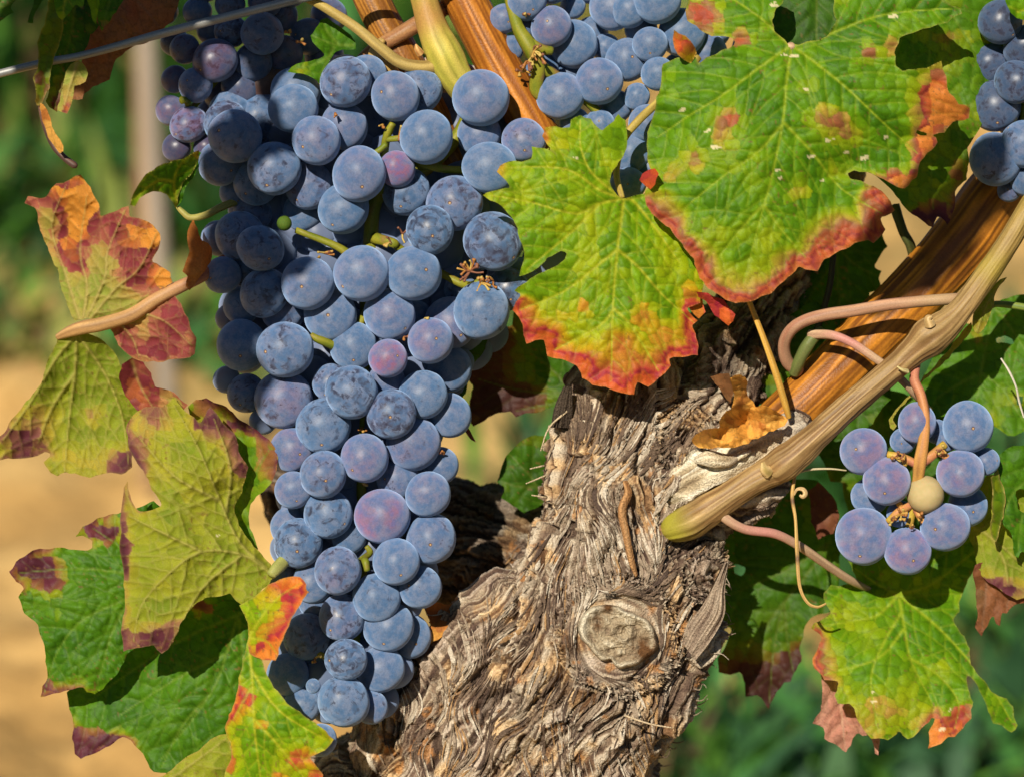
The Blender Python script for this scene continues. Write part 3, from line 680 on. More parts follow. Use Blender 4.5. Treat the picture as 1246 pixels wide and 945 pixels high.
# bunch behind, top centre
BC = [(671,33,25.5,0),(698,54,29,1),(682,117,28,0),(729,99,27.5,0),(641,2,23,0),(613,23,18,1.6),(642,30,14,2),(697,8,15,1),(745,10,27,.4),(766,12,22,0.2),(799,0,28,0),(737,58,17,1.6),(763,73,26,.6),(791,54,21,.3),(830,40,28,1.2),(801,90,21,.1),
 (775,118,16,1.6),(788,150,22,.8),(769,186,22,1),(764,224,21,0),(750,212,14,1.4),(730,152,19,2),(700,150,18,2.4),(660,80,20,3),(640,110,18,3),(715,160,18,2.6),(790,205,18,1.4),(800,170,20,2),(655,150,17,3),(735,185,18,3),(865,35,24,2),(900,20,24,2.6),(858,66,27,1.8),(884,98,22,2.2),(846,112,19,2),(826,84,20,2.4),(915,60,24,3),(820,130,20,3),(940,-5,24,3),(840,85,22,2.4),(720,40,20,3),(780,35,20,3),(748,130,20,3),(670,-20,24,1),(720,-22,26,1),(770,-30,25,1),(947,28,18,2.4),(620,60,17,3),(690,90,18,3)]
bunch('blue grape bunch at top centre behind the two lit leaves', BC, lambda x, y: 22, 0, .05, (0, .35),
      [[(617, -12, 30, 7), (630, 32, 14, 8), (643, 55, 8, 10), (655, 80, 12, 9), (652, 108, 20, 8), (660, 120, 22, 6)], [(640, 50, 8, 7), (660, 60, 10, 6), (672, 62, 14, 5)], [(655, 80, 14, 8), (700, 110, 30, 6), (750, 160, 40, 5)]],
      [(650, 62, -4, 12, 12), (643, 75, 0, 12, 12), (640, 20, 4, 6, 5), (636, 88, 6, 10, 8), (660, 72, -4, 9, 6)], (617, -12, 30))
# right edge bunch
BE = [(1217,27,26,0,(.05,.42,.95)),(1205,77,25,1,(.05,.5,.8)),(1236,100,25,0,(.05,.5,.9)),(1248,58,26,.5,(.05,.42,.9)),(1211,129,30.5,.6,(.05,.5,.8)),(1211,194,30.5,.4,(.05,.95,.5)),(1246,176,27,0,(.05,.95,.5)),(1250,220,20,0.5),(1235,150,20,2),(1270,130,26,1),(1275,90,26,1),(1272,200,26,1),(1280,40,26,1),(1240,-10,24,1),(1270,0,26,1.5),(1228,232,14,2),(1245,130,22,3),(1225,60,20,3)]
bunch('scuffed dark grape bunch cut by the right edge above the orange cane', BE, lambda x, y: 6, .25, .05, (.5, .9), [[(1262, -30, 40, 7), (1250, 60, 45, 6), (1245, 150, 45, 5), (1240, 200, 40, 4)]], [], (1262, -30, 40))
# small bunch right
lav = (.5, 1, .03)
BD = [(1051,549,27,.3,lav),(1079,585,29,0,lav),(1058,604,22.5,1,(.1,1,.1)),(1116,514,23,.6,lav),(1099,536,16,1.6,(.1,1,.1)),(1178,519,30.5,.2,(.1,1,.05)),(1169,576,29.5,0,(.5,1,.15)),(1199,561,17,1,(.1,1,.1)),(1178,615,24,1,(.1,1,.1)),(1126,601,22.5,0,'g'),(1051,652,33.5,.3,(.4,1,.03)),(1150,641,29.5,.2,(.35,1,.05)),(1104,670,28.5,.2,(.55,1,.03)),(1152,535,14,1.6,(.1,1,.1)),(1140,525,14,2.2,(.1,1,.1)),(1095,625,16,2.6,(.1,1,.1))]
bunch('small loose bunch of lavender blue grapes with one pale unripe grape', BD, lambda x, y: -26, 0, .2, (0, .1),
      [[(1117,428,4,5.5), (1115, 445, -14, 5.2), (1113, 462, -22, 6.5), (1121, 482, -30, 6), (1126, 510, -36, 6), (1123, 540, -38, 6.5), (1119, 562, -36, 8), (1117, 580, -28, 7), (1112, 610, -14, 6), (1106, 640, -10, 5)],
       [(1119, 565, -34, 6), (1136, 552, -34, 5.5), (1150, 540, -30, 5)], [(1140, 550, -34, 4), (1152, 556, -36, 4), (1160, 566, -30, 3)], [(1118, 566, -34, 5), (1098, 556, -32, 5), (1080, 553, -28, 5)], [(1104, 556, -32, 4), (1100, 566, -34, 3.5)], [(1112, 612, -14, 5), (1094, 622, -22, 5), (1080, 634, -18, 4)], [(1112, 614, -14, 4.5), (1122, 632, -22, 4), (1130, 640, -16, 4)], [(1100, 620, -18, 4), (1092, 610, -24, 3.5)]],
      [(1090, 556, -40, 7, 8), (1100, 552, -42, 7, 6), (1146, 546, -42, 8, 10), (1096, 626, -30, 9, 12), (1086, 634, -28, 6, 5), (1120, 628, -30, 6, 5), (1112, 640, -30, 6, 4)], (1117, 428, 4), force=cane_col((.42, .17, .06), (.52, .27, .07), [(.0, .25, (.42, .14, .12)), (.9, .12, (.46, .34, .04))]))
# ------------------------------------------------------------------ wire, canes, petioles
def rod(name, pts, label, cat, colf, mat=M_CANE, strie=.12, lump=.06, seg=20, n=14, group=None, flat=1.0, sfreq=9, partname=None):
    root = thing(name, P(*pts[0][:3]), label, cat, group)
    v, f, c = tube(pts, n, seg, colf, strie, lump, seed=len(bpy.data.objects), flat=flat, sfreq=sfreq)
    mesh_obj(partname or (name + '_body'), v, f, mat, root, c); return root
def solo(name, pts, label, cat, colf, mat=M_CANE, strie=.12, lump=.06, seg=16, n=14, group=None, flat=1.0, sfreq=9):
    v, f, c = tube(pts, n, seg, colf, strie, lump, seed=len(bpy.data.objects), flat=flat, sfreq=sfreq)
    o = mesh_obj(name, v, f, mat, None, c)
    # origin at the first point
    p = Vector(P(*pts[0][:3])); o.data.transform(Matrix.Translation(-p)); o.location = p
    return tag(o, label, cat, group)
solo('trellis_wire', [(-420, 205, -30, 4.6), (-5, 91, -30, 4.8), (103, 67, -30, 4.8), (205, 39, -30, 5.4), (320, 10, -30, 5.4), (430, -16, -30, 5.4), (900, -120, -30, 4.9)], 'taut grey steel wire crossing the upper left corner', 'wire', cane_col((.24, .25, .25), (.38, .37, .34), st=.6), M_WIRE, .03, .04, 16, 40)
ORG = cane_col((.24, .075, .010), (.50, .19, .022))
DKO = cane_col((.20, .075, .014), (.44, .19, .03))
solo('vine_cane', [(400, -140, 70, 25), (440, -30, 62, 23), (462, 20, 58, 22), (490, 70, 56, 22), (540, 170, 60, 21), (570, 230, 64, 21)], 'shaded orange brown cane left of the yellow shoot at the top', 'cane', DKO, M_CANE, .10, .04, 60, 24, 'woody orange canes', sfreq=16)
solo('vine_cane', [(500, -180, 60, 26), (545, -45, 55, 27), (571, 10, 52, 27), (608, 82, 48, 27), (646, 150, 44, 27), (690, 235, 50, 26), (760, 380, 110, 26), (830, 500, 150, 26)], 'smooth orange brown cane slanting down behind the central leaf', 'cane', ORG, M_CANE, .07, .03, 60, 24, 'woody orange canes', sfreq=18)
solo('vine_cane', [(1420, 20, 130, 40), (1300, 140, 125, 38), (1220, 225, 115, 37), (1172, 290, 105, 39), (1120, 350, 98, 37), (1050, 420, 84, 37), (985, 485, 70, 36), (930, 535, 64, 34), (880, 570, 66, 30)], 'thick weathered orange cane rising to the right from the trunk', 'cane', cane_col((.18, .06, .010), (.52, .20, .020), [(.22, .03, (.16, .08, .05))]), M_CANE, .07, .04, 90, 26, 'woody orange canes', sfreq=15)
solo('cross_twig', [(440, 72, 60, 7), (455, 60, 40, 8), (480, 46, 30, 9), (512, 27, 34, 10), (540, 10, 60, 10)], 'short reddish brown twig crossing left of the yellow shoot', 'twig', cane_col((.28, .12, .05), (.42, .22, .09)), n=12)
yl = cane_col((.40, .36, .05), (.52, .42, .08), [(.46, .07, (.42, .23, .06))])
sh = rod('vine_shoot', [(470, -160, 10, 15), (513, -12, 5, 16), (527, 36, 3, 18.5), (541, 68, 0, 22.5), (555, 94, 4, 20), (575, 122, 16, 18), (590, 160, 34, 16), (580, 215, 50, 14)], 'yellow green shoot with swollen node at the top centre', 'shoot', yl, M_STEM, .12, .10, 36, 20, 'green shoots', partname='stem')
def subt(root, name, pts, colf, mat=M_STEM, seg=14, n=10, strie=.1, lump=.1, flat=1.0):
    v, f, c = tube(pts, n, seg, colf, strie, lump, seed=len(bpy.data.objects), flat=flat); return mesh_obj(name, v, f, mat, root, c)
subt(sh, 'petiole', [(300, -40, -20, 5), (378, 0, -18, 5.5), (404, 15, -18, 6), (433, 34, -18, 6.5), (462, 58, -16, 7), (486, 76, -12, 7.5), (512, 82, -8, 8), (538, 80, 0, 9)], cane_col((.30, .20, .06), (.46, .33, .10), [(.2, .2, (.50, .38, .08))]))
subt(sh, 'bud', [(512, 66, -14, 5), (508, 60, -18, 4), (506, 54, -20, 1)], cane_col((.5, .2, .06), (.6, .35, .12)))
subt(sh, 'twig', [(466, 48, 20, 4), (456, 66, 22, 8), (470, 84, 24, 12), (482, 95, 26, 8)], cane_col((.35, .22, .06), (.5, .33, .10)))
pk = cane_col((.20, .11, .04), (.36, .235, .095), [(.40, .025, (.34, .25, .05)), (.15, .2, (.34, .25, .05)), (.985, .022, (.32, .29, .03))])
shr = rod('vine_shoot', [(1400, 30, -60, 13.1), (1262, 238, -40, 12.6), (1230, 290, -36, 13.1), (1195, 342, -30, 13.9), (1168, 378, -26, 15.2), (1148, 398, -25, 20.0), (1130, 411, -24, 23.5), (1112, 426, -22, 17.4), (1085, 450, -20, 15.2), (1040, 488, -20, 15.2), (1000, 524, -20, 16.1), (972, 549, -18, 18.3), (955, 562, -14, 20.9), (940, 572, -4, 19.1), (915, 585, -2, 17.4), (885, 605, 0, 17.4), (860, 622, 2, 20.0), (840, 634, 4, 21.8), (822, 641, 10, 18.3), (812, 644, 18, 13.1)], 'long brown green shoot with swollen nodes crossing in front of the thick right cane', 'shoot', pk, M_STEM, .14, .16, 72, 12, 'green shoots', partname='stem')
subt(shr, 'bud', [(1132, 396, -44, 7), (1130, 388, -48, 5), (1134, 385, -50, 1.5)], cane_col((.45, .3, .12), (.6, .42, .2)))
subt(shr, 'bud', [(1104, 452, -34, 3), (1098, 450, -42, 2), (1092, 446, -46, 1)], cane_col((.6, .5, .2), (.7, .6, .3)))
subt(shr, 'bud', [(934, 574, -22, 8), (930, 570, -28, 6), (928, 562, -30, 2)], cane_col((.35, .25, .08), (.6, .42, .18)))
# cut spur with the pale peeled wood above the shoot
def spur_col(S, TH, g, l, L):
    t = .6 * g + .4 * l; c = ramp([(0, (.20, .14, .08)), (.28, (.46, .36, .22)), (.45, (.68, .58, .40)), (.7, (.80, .73, .56)), (1, (.82, .77, .62))], sstep(.22, .8, .6 * t + .4 * vn(np.cos(TH) * 30 + 50, np.sin(TH) * 30, S / 40, 91))); return mixc(c, (.40, .33, .26), sstep(.62, .9, S / L + .3 * (l - .5)) * .7)
sp = thing('cut_spur', P(830, 585, 20), 'pale peeled spur stub with a sawn grey end beside the dried leaf', 'spur')
v, f, c = tube([(806, 606, 40, 18), (836, 588, 28, 30), (870, 572, 24, 32), (900, 560, 22, 30), (930, 544, 22, 27), (955, 531, 20, 25), (974, 521, 18, 24), (979, 518, 18, 23)], 16, 56, spur_col, .32, .7, sfreq=11); mesh_obj('wood', v, f, M_BARK, sp, c)
v, f, c = tube([(846, 560, -12, 4), (862, 558, -18, 10), (884, 560, -18, 9), (902, 552, -14, 3)], 10, 20, spur_col, .1, .3); mesh_obj('splinter', v, f, M_BARK, sp, c)
v, f, c = tube([(893, 560, -14, 3), (903, 553, -18, 5), (914, 548, -16, 2)], 10, 14, spur_col, .1, .2); mesh_obj('splinter', v, f, M_BARK, sp, c)
v, f, c = tube([(760, 585, -8, 3), (764, 600, -12, 5), (757, 620, -14, 5.5), (762, 650, -16, 4.5), (768, 680, -12, 4), (774, 700, -4, 2)], 12, 16, cane_col((.30, .14, .05), (.5, .28, .12)), .3, .4); mesh_obj('root_strand', v, f, M_BARK, TR, c)
PETC = cane_col((.34, .15, .09), (.48, .27, .16), [(.2, .12, (.42, .28, .15))])
PET2 = cane_col((.40, .25, .15), (.55, .38, .22), [(.25, .12, (.5, .22, .18))])
solo('petiole', [(1200, 363, 26, 6.5), (1160, 364, 0, 7), (1120, 367, -4, 7), (1080, 371, -4, 7.3), (1040, 378, -4, 7.3), (1005, 383, 0, 7.3), (980, 390, 4, 7.3), (962, 402, 10, 7.6), (954, 420, 24, 7.6), (958, 440, 40, 8), (972, 452, 52, 8)], 'pinkish brown petiole hooking over the thick cane', 'leaf stalk', PETC, M_STEM, .06, .06, group='leaf stalks')
solo('petiole', [(985, 407, 24, 6), (1013, 408, 6, 5.6), (1038, 418, 0, 5.2), (1062, 434, -2, 5), (1080, 447, 0, 5), (1098, 463, 4, 5), (1116, 482, 14, 5), (1130, 500, 40, 5)], 'short pink petiole passing beneath the shoot above the small bunch', 'leaf stalk', PET2, M_STEM, .06, .06, group='leaf stalks')
solo('hairy_shoot_base', [(1000, 402, 30, 6), (990, 410, 24, 7.5), (980, 424, 26, 8), (972, 440, 34, 8), (966, 454, 46, 7)], 'small fuzzy green shoot base on top of the thick cane', 'shoot base', cane_col((.09, .12, .03), (.18, .20, .06)), M_STEM, .15, .3, group='green shoots')
solo('straw_stalk', [(905, 352, -30, 2.6), (912, 368, -34, 3), (930, 414, -36, 3.6), (944, 454, -36, 4.2), (955, 490, -30, 4), (960, 508, -22, 3.2)], 'dry straw coloured stalk leaning over the spur below the big leaf', 'dry stalk', cane_col((.50, .26, .04), (.66, .40, .08)), M_STEM, .12, .04)
solo('dry_tendril', [(970, 560, 0, 1.8), (967, 580, -2, 2), (964, 604, -4, 2.4), (968, 632, -8, 1.9), (970, 672, -10, 2.4), (973, 712, -14, 2.2), (982, 732, -16, 2), (994, 738, -16, 1.7), (1005, 734, -14, 1.2)], 'dry yellow brown tendril hanging below the shoot left of the small bunch', 'tendril', cane_col((.42, .24, .07), (.58, .38, .12), [(.25, .03, (.15, .08, .04)), (.6, .03, (.15, .08, .04))]), M_STEM, .1, .2, group='dry tendrils')
solo('tendril_curl', [(966, 602, -4, 1.2), (970, 595, -8, 1.8), (977, 595, -8, 2.6), (980, 600, -8, 3), (977, 604, -8, 2.4), (973, 602, -8, 1.4)], 'tiny curled dry tendril tip beside the hanging dry tendril', 'tendril', cane_col((.5, .33, .14), (.6, .42, .2)), M_STEM, .1, .1, n=6, group='dry tendrils')
solo('dry_twig', [(966, 576, -2, 1.4), (985, 571, -6, 1.4), (1010, 570, -6, 1.2), (1030, 572, -6, .8)], 'thin pale dry twig pointing right below the shoot', 'twig', cane_col((.42, .36, .2), (.55, .48, .3)), M_STEM, 0, .1)
solo('dry_twig', [(1218, 436, 30, 1.0), (1228, 452, 26, 1.4), (1236, 470, 24, 1.2), (1240, 488, 24, 1.3), (1246, 508, 22, 1)], 'thin grey broken twig over the right edge leaf', 'twig', cane_col((.4, .36, .28), (.6, .55, .45)), M_STEM, 0, .3)
solo('vine_shoot', [(1088, 250, 90, 7), (1098, 280, 88, 6), (1108, 300, 100, 6), (1114, 330, 135, 6), (1122, 380, 170, 6)], 'thin dark green shoot hanging between the big leaf and the cane', 'shoot', cane_col((.05, .07, .02), (.09, .1, .03)), M_STEM, 0, .3, group='green shoots')
solo('vine_shoot', [(1014, 310, 110, 4), (1010, 345, 110, 4), (1000, 385, 108, 4), (990, 410, 100, 4)], 'thin blackish shoot in front of the toothed shaded leaf', 'shoot', cane_col((.03, .03, .02), (.05, .05, .03)), M_STEM, 0, .3, group='green shoots')
# ------------------------------------------------------------------ leaves
def segdist(x, y, A, B, chunk=24):
    """min distance to segments A[i]-B[i], and the nearest point"""
    best = np.full(x.shape, 1e18); nx = np.zeros_like(x); ny = np.zeros_like(x)
    for (ax, ay), (bx, by) in zip(A, B):
        dx, dy = bx - ax, by - ay; L = dx * dx + dy * dy + 1e-9
        t = np.clip(((x - ax) * dx + (y - ay) * dy) / L, 0, 1); qx = ax + t * dx; qy = ay + t * dy
        d = (x - qx) ** 2 + (y - qy) ** 2; k = d < best; best[k] = d[k]; nx[k] = qx[k]; ny[k] = qy[k]
    return np.sqrt(best), nx, ny
def inside(x, y, poly):
    r = np.zeros(x.shape, bool); n = len(poly)
    for i in range(n):
        x1, y1 = poly[i]; x2, y2 = poly[(i + 1) % n]
        if y1 == y2: continue
        k = ((y1 > y) != (y2 > y)) & (x < (x2 - x1) * (y - y1) / (y2 - y1) + x1); r ^= k
    return r
def tps(ctrl, x, y):
    c = np.asarray(ctrl, float); n = len(c)
    if n < 3: return np.full(x.shape, c[:, 2].mean())
    def Uf(r2): return np.where(r2 > 0, r2 * np.log(r2 + 1e-9), 0) * .5
    K = Uf((c[:, None, 0] - c[None, :, 0]) ** 2 + (c[:, None, 1] - c[None, :, 1]) ** 2) + np.eye(n) * 400
    Pm = np.hstack([np.ones((n, 1)), c[:, :2]]); A = np.zeros((n + 3, n + 3)); A[:n, :n] = K; A[:n, n:] = Pm; A[n:, :n] = Pm.T
    w_ = np.linalg.lstsq(A, np.concatenate([c[:, 2], [0, 0, 0]]), rcond=None)[0]
    out = w_[n] + w_[n + 1] * x + w_[n + 2] * y
    for i in range(n): out = out + w_[i] * Uf((x - c[i, 0]) ** 2 + (y - c[i, 1]) ** 2)
    return out
PAL = {
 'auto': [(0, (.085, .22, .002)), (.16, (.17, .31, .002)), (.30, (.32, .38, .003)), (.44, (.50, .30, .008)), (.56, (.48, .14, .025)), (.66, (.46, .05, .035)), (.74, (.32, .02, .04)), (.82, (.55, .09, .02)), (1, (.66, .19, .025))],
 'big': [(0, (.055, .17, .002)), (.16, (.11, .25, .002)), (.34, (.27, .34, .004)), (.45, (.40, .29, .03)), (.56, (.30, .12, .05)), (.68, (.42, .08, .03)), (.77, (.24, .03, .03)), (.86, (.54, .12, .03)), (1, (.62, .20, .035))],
 'dark': [(0, (.028, .085, .003)), (.25, (.045, .125, .003)), (.42, (.12, .17, .004)), (.58, (.13, .06, .01)), (.75, (.07, .022, .015)), (1, (.045, .015, .012))],  # tones for the leaves lying in shadow, shade put into the colour
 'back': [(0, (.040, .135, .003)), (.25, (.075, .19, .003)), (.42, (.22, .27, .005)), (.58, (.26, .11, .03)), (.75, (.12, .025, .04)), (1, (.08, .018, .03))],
 'olive': [(0, (.19, .25, .015)), (.2, (.30, .31, .02)), (.4, (.38, .30, .03)), (.6, (.28, .12, .07)), (.8, (.14, .035, .05)), (1, (.08, .02, .03))],
 'pink': [(0, (.16, .22, .03)), (.25, (.27, .30, .045)), (.45, (.40, .26, .06)), (.56, (.38, .12, .07)), (.70, (.24, .04, .045)), (.80, (.17, .025, .035)), (.92, (.46, .13, .03)), (1, (.60, .24, .035))],
 'brown': [(0, (.19, .10, .04)), (.4, (.25, .10, .035)), (.7, (.15, .045, .025)), (1, (.08, .02, .02))],
 'dry': [(0, (.78, .33, .045)), (.4, (.76, .40, .08)), (.7, (.45, .16, .03)), (1, (.25, .08, .02))],
 'rose': [(0, (.42, .22, .15)), (.4, (.46, .2, .14)), (.7, (.34, .12, .08)), (1, (.25, .08, .05))],
}
VC = {'auto': (.40, .42, .02), 'big': (.27, .36, .015), 'dark': (.09, .14, .015), 'back': (.13, .23, .02), 'olive': (.36, .33, .07), 'pink': (.42, .34, .10), 'brown': (.2, .1, .05), 'dry': (.7, .42, .16), 'rose': (.5, .3, .2)}
def patch(crop, outline, ctrl, veins=(), pal='auto', base=.0, blobs=(), edge=(), step=2.0, holes=(), puck=1.0, wav=1.0, under=False, seed=1, cs=13.0, spots=(), sec=24, rim=0.0, teeth=1.0, bands=()):
    ox, oy, s = crop; cv = lambda p: (ox + p[0] * s, oy + p[1] * s)
    def refine(pl):
        pl = [cv(p) for p in pl]; out = []
        n = len(pl)
        for i in range(n):
            a, b = np.array(pl[i]), np.array(pl[(i + 1) % n]); L = np.linalg.norm(b - a); m = max(1, int(L / 5)); nn = np.array([-(b - a)[1], (b - a)[0]]) / (L + 1e-9)
            for k in range(m):
                t = k / m; bow = math.sin(math.pi * t) * min(2.2, L * .05); jit = (float(vn(i * 3.7, k * .9, 0, seed + 5)) - .5) * 2.0 * teeth if k else 0
                out.append(tuple(a + (b - a) * t + nn * (jit + bow * (1 if (float(_h(np.array(i), np.array(3), np.array(0), seed))) > .4 else -1))))
        return out
    loops = [refine(outline)] + [refine(h) for h in holes]
    A = [p for l in loops for p in l]; B = [p for l in loops for p in l[1:] + l[:1]]
    pa = np.array(A); x0, y0 = pa.min(0) - step; x1, y1 = pa.max(0) + step
    xs = np.arange(x0, x1 + step, step); ys = np.arange(y0, y1 + step, step); X, Y = np.meshgrid(xs, ys)
    ins = inside(X, Y, loops[0])
    for h in loops[1:]: ins &= ~inside(X, Y, h)
    quad = ins[:-1, :-1] | ins[1:, :-1] | ins[:-1, 1:] | ins[1:, 1:]
    used = np.zeros(X.shape, bool)
    for a in (0, 1):
        for b in (0, 1): used[a:a + quad.shape[0], b:b + quad.shape[1]] |= quad
    idx = -np.ones(X.shape, int); idx[used] = np.arange(used.sum()); x = X[used]; y = Y[used]; inn = ins[used]
    sd, qx, qy = segdist(x, y, A, B); k = ~inn
    x = np.where(k, qx, x); y = np.where(k, qy, y); sd = np.where(k, 0, sd)
    # pull near-boundary inner vertices toward it a little: cleaner teeth
    kk = inn & (sd < step * .35); x = np.where(kk, qx, x); y = np.where(kk, qy, y); sd = np.where(kk, 0, sd)
    F = np.stack([idx[:-1, :-1], idx[1:, :-1], idx[1:, 1:], idx[:-1, 1:]], -1)[quad]
    # veins
    prim = []
    for v in veins:
        pts = [cv(p) for p in v]; q = cr(np.array(pts), 6) if len(pts) > 2 else np.array([np.array(pts[0]) * (1 - t) + np.array(pts[1]) * t for t in np.linspace(0, 1, 10)])
        L = np.concatenate([[0], np.cumsum(np.linalg.norm(np.diff(q, axis=0), axis=1))]); prim.append((q, L))
    d1 = np.full(x.shape, 99.); d2 = np.full(x.shape, 99.); v1 = np.zeros(x.shape); v2 = np.zeros(x.shape)
    secs = []
    for pi, (q, L) in enumerate(prim):
        for i in range(len(q) - 1):
            d, _, _ = segdist(x, y, [q[i]], [q[i + 1]]); wv = 2.2 * (1 - .72 * L[i] / L[-1])
            d1 = np.minimum(d1, d); v1 = np.maximum(v1, np.exp(-(d / wv) ** 2))
        others = [o for j, (o, _) in enumerate(prim) if j != pi]
        oa = np.vstack(others) if others else np.zeros((1, 2)) - 1e5
        for sg in (-1, 1):
            a = sec * (.6 + .25 * sg)
            while a < L[-1] * .96:
                p = np.array([np.interp(a, L, q[:, 0]), np.interp(a, L, q[:, 1])]); p2 = np.array([np.interp(a + 3, L, q[:, 0]), np.interp(a + 3, L, q[:, 1])])
                t = (p2 - p) / (np.linalg.norm(p2 - p) + 1e-9); ang = sg * R(52 + random.uniform(-6, 6)); dr = np.array([t[0] * math.cos(ang) - t[1] * math.sin(ang), t[0] * math.sin(ang) + t[1] * math.cos(ang)])
                pts = [p]; o0 = np.min(np.hypot(*(oa - p).T))
                for st in range(30):
                    dr = dr * .97 + t * .03 + np.array([random.gauss(0, .03), random.gauss(0, .03)]); dr /= np.linalg.norm(dr); p = p + dr * 5
                    om = np.min(np.hypot(*(oa - p).T))
                    if om < 5 or (om < o0 * .42): break
                    if not inside(np.array([p[0]]), np.array([p[1]]), loops[0])[0]: break
                    pts.append(p)
                if len(pts) > 2: secs.append(pts)
                a += sec * random.uniform(.85, 1.2)
    for pts in secs:
        # restrict to a window for speed
        pa_ = np.array(pts); m = (x > pa_[:, 0].min() - 14) & (x < pa_[:, 0].max() + 14) & (y > pa_[:, 1].min() - 14) & (y < pa_[:, 1].max() + 14)
        if not m.any(): continue
        d, _, _ = segdist(x[m], y[m], pts[:-1], pts[1:]); d2[m] = np.minimum(d2[m], d); v2[m] = np.maximum(v2[m], np.exp(-(d / 1.15) ** 2))
    # tertiary cells
    wx_ = x + 5 * (fbm(x / 16, y / 16, 0, 2, seed) - .5) * 2; wy_ = y + 5 * (fbm(x / 16, y / 16, 3, 2, seed) - .5) * 2
    gx, gy = np.floor(wx_ / cs), np.floor(wy_ / cs); f1 = np.full(x.shape, 1e9); f2 = np.full(x.shape, 1e9); cx_ = np.zeros_like(x); cy_ = np.zeros_like(x); ci = np.zeros_like(x)
    with np.errstate(over='ignore'):
        for a in (-1, 0, 1):
            for b in (-1, 0, 1):
                ix, iy = (gx + a).astype(int), (gy + b).astype(int); z0 = np.zeros_like(ix)
                sx_ = (ix + .12 + .76 * _h(ix, iy, z0, seed + 1)) * cs; sy_ = (iy + .12 + .76 * _h(ix, iy, z0, seed + 2)) * cs
                d = np.hypot(sx_ - wx_, sy_ - wy_); k1 = d < f1
                f2 = np.where(k1, f1, np.minimum(f2, d)); cx_ = np.where(k1, sx_, cx_); cy_ = np.where(k1, sy_, cy_); ci = np.where(k1, _h(ix, iy, z0, seed + 3), ci); f1 = np.where(k1, d, f1)
    gap = f2 - f1; v3 = 1 - sstep(0, 2.2, gap)
    hgt = 3.4 * (1 - np.exp(-d1 / 8)) + 3.0 * (1 - np.exp(-d2 / 6)) + 1.3 * (1 - np.exp(-gap / 3.4)); hgt = hgt * puck
    if under: dz = hgt * .7 - 2.6 * v1 - 1.4 * v2 - .5 * v3
    else: dz = -hgt
    ctrl = [(cv(c)[0], cv(c)[1], c[2]) for c in ctrl]
    dep = tps(ctrl, x, y)
    und = (fbm(x / 62, y / 62, seed * .7, 3, seed + 9) - .5) * 22 * wav + np.exp(-sd / 16) * (fbm(x / 24, y / 24, 0, 2, seed + 11) - .5) * 13 * wav
    fine = (fbm(x / 5, y / 5, 0, 2, seed + 4) - .5) * 1.0
    dep = dep + und + dz + fine
    # pigment
    def field(px, py):
        t = np.full(px.shape, float(base)) + .20 * (fbm(px / 34, py / 34, 0, 3, seed + 20) - .5) * 2
        for (bx, by, br, am, *sq) in blobs:
            qx_, qy_ = cv((bx, by)); r = br * s; a_ = sq[0] if sq else 1.0
            dd = np.hypot((px - qx_) / r, (py - qy_) / (r * a_)); t = t + am * 1.1 * np.exp(-dd ** 2.4)
        return t
    def emask(px, py):
        e = np.zeros(px.shape)
        for (bx, by, br, am) in edge_masks:
            qx_, qy_ = cv((bx, by)); e = np.maximum(e, am * np.exp(-(np.hypot(px - qx_, py - qy_) / (br * s)) ** 4))
        return e
    t = .72 * field(cx_, cy_) + .28 * field(x, y) + (ci - .5) * .10
    ew = 18.0; edge_masks = []
    if edge: ew, edge_masks = edge[0], edge[1]
    if edge_masks:
        nz = fbm(x / 14, y / 14, 5, 3, seed + 30) - .5
        e = emask(x, y); t = t + e * np.exp(-np.maximum(sd + nz * ew * .9 + (ci - .5) * ew * .35, 0) / ew)
    for (bx, by, br, W) in bands:
        qx_, qy_ = cv((bx, by)); m = np.exp(-(np.hypot(x - qx_, y - qy_) / (br * s)) ** 6)
        u = sd / W + (fbm(x / 20, y / 20, 7, 3, seed + 33) - .5) * 1.0 + (ci - .5) * .45; u = u + np.clip(u - .9, 0, 3) * (fbm(x / 38, y / 38, 3, 2, seed + 35) - .5) * 2.4
        pf = np.interp(u, [-.5, .50, .66, .84, 1.05, 1.7, 2.8, 4.4, 6.0], [.92, .84, .75, .68, .57, .47, .38, .24, 0])
        t = np.maximum(t, pf * m * (.93 + .07 * vn(x / 9, y / 9, 1, seed + 34)))
    t = np.clip(t, 0, 1)
    col = ramp(PAL[pal], t) * (1 + .20 * (ci - .5) + .18 * (fbm(x / 9, y / 9, 2, 2, seed + 40) - .5))[:, None]
    sp_ = sstep(.86, .93, vn(x / 3.2, y / 3.2, 0, seed + 60)) * sstep(.45, .6, fbm(x / 50, y / 50, 9, 2, seed + 61)); col = mixc(col, (.20, .10, .03), sp_ * .7)
    vc = np.array(VC[pal]); damp = 1 - .75 * sstep(.45, .7, t)
    col = mixc(col, vc, v1 * .95 * (.4 + .6 * damp)); col = mixc(col, vc, v2 * .42 * damp); col = mixc(col, (vc * .9) if under else col * .55, v3 * (.45 if under else .6) * damp)
    col = mixc(col, (.42, .30, .08), np.exp(-sd / 1.1) * rim)
    for (bx, by, br) in spots:
        qx_, qy_ = cv((bx, by)); dd = np.hypot((x - qx_) * .8 + (y - qy_) * .5, (y - qy_) * 1.5) + 8 * (fbm(x / 2.6, y / 2.6, 0, 2, seed + 50) - .5); col = mixc(col, (.72, .62, .38), (dd < br * s * .8) * .85)
    return P(x, y, dep), F, col, (x, y, dep)
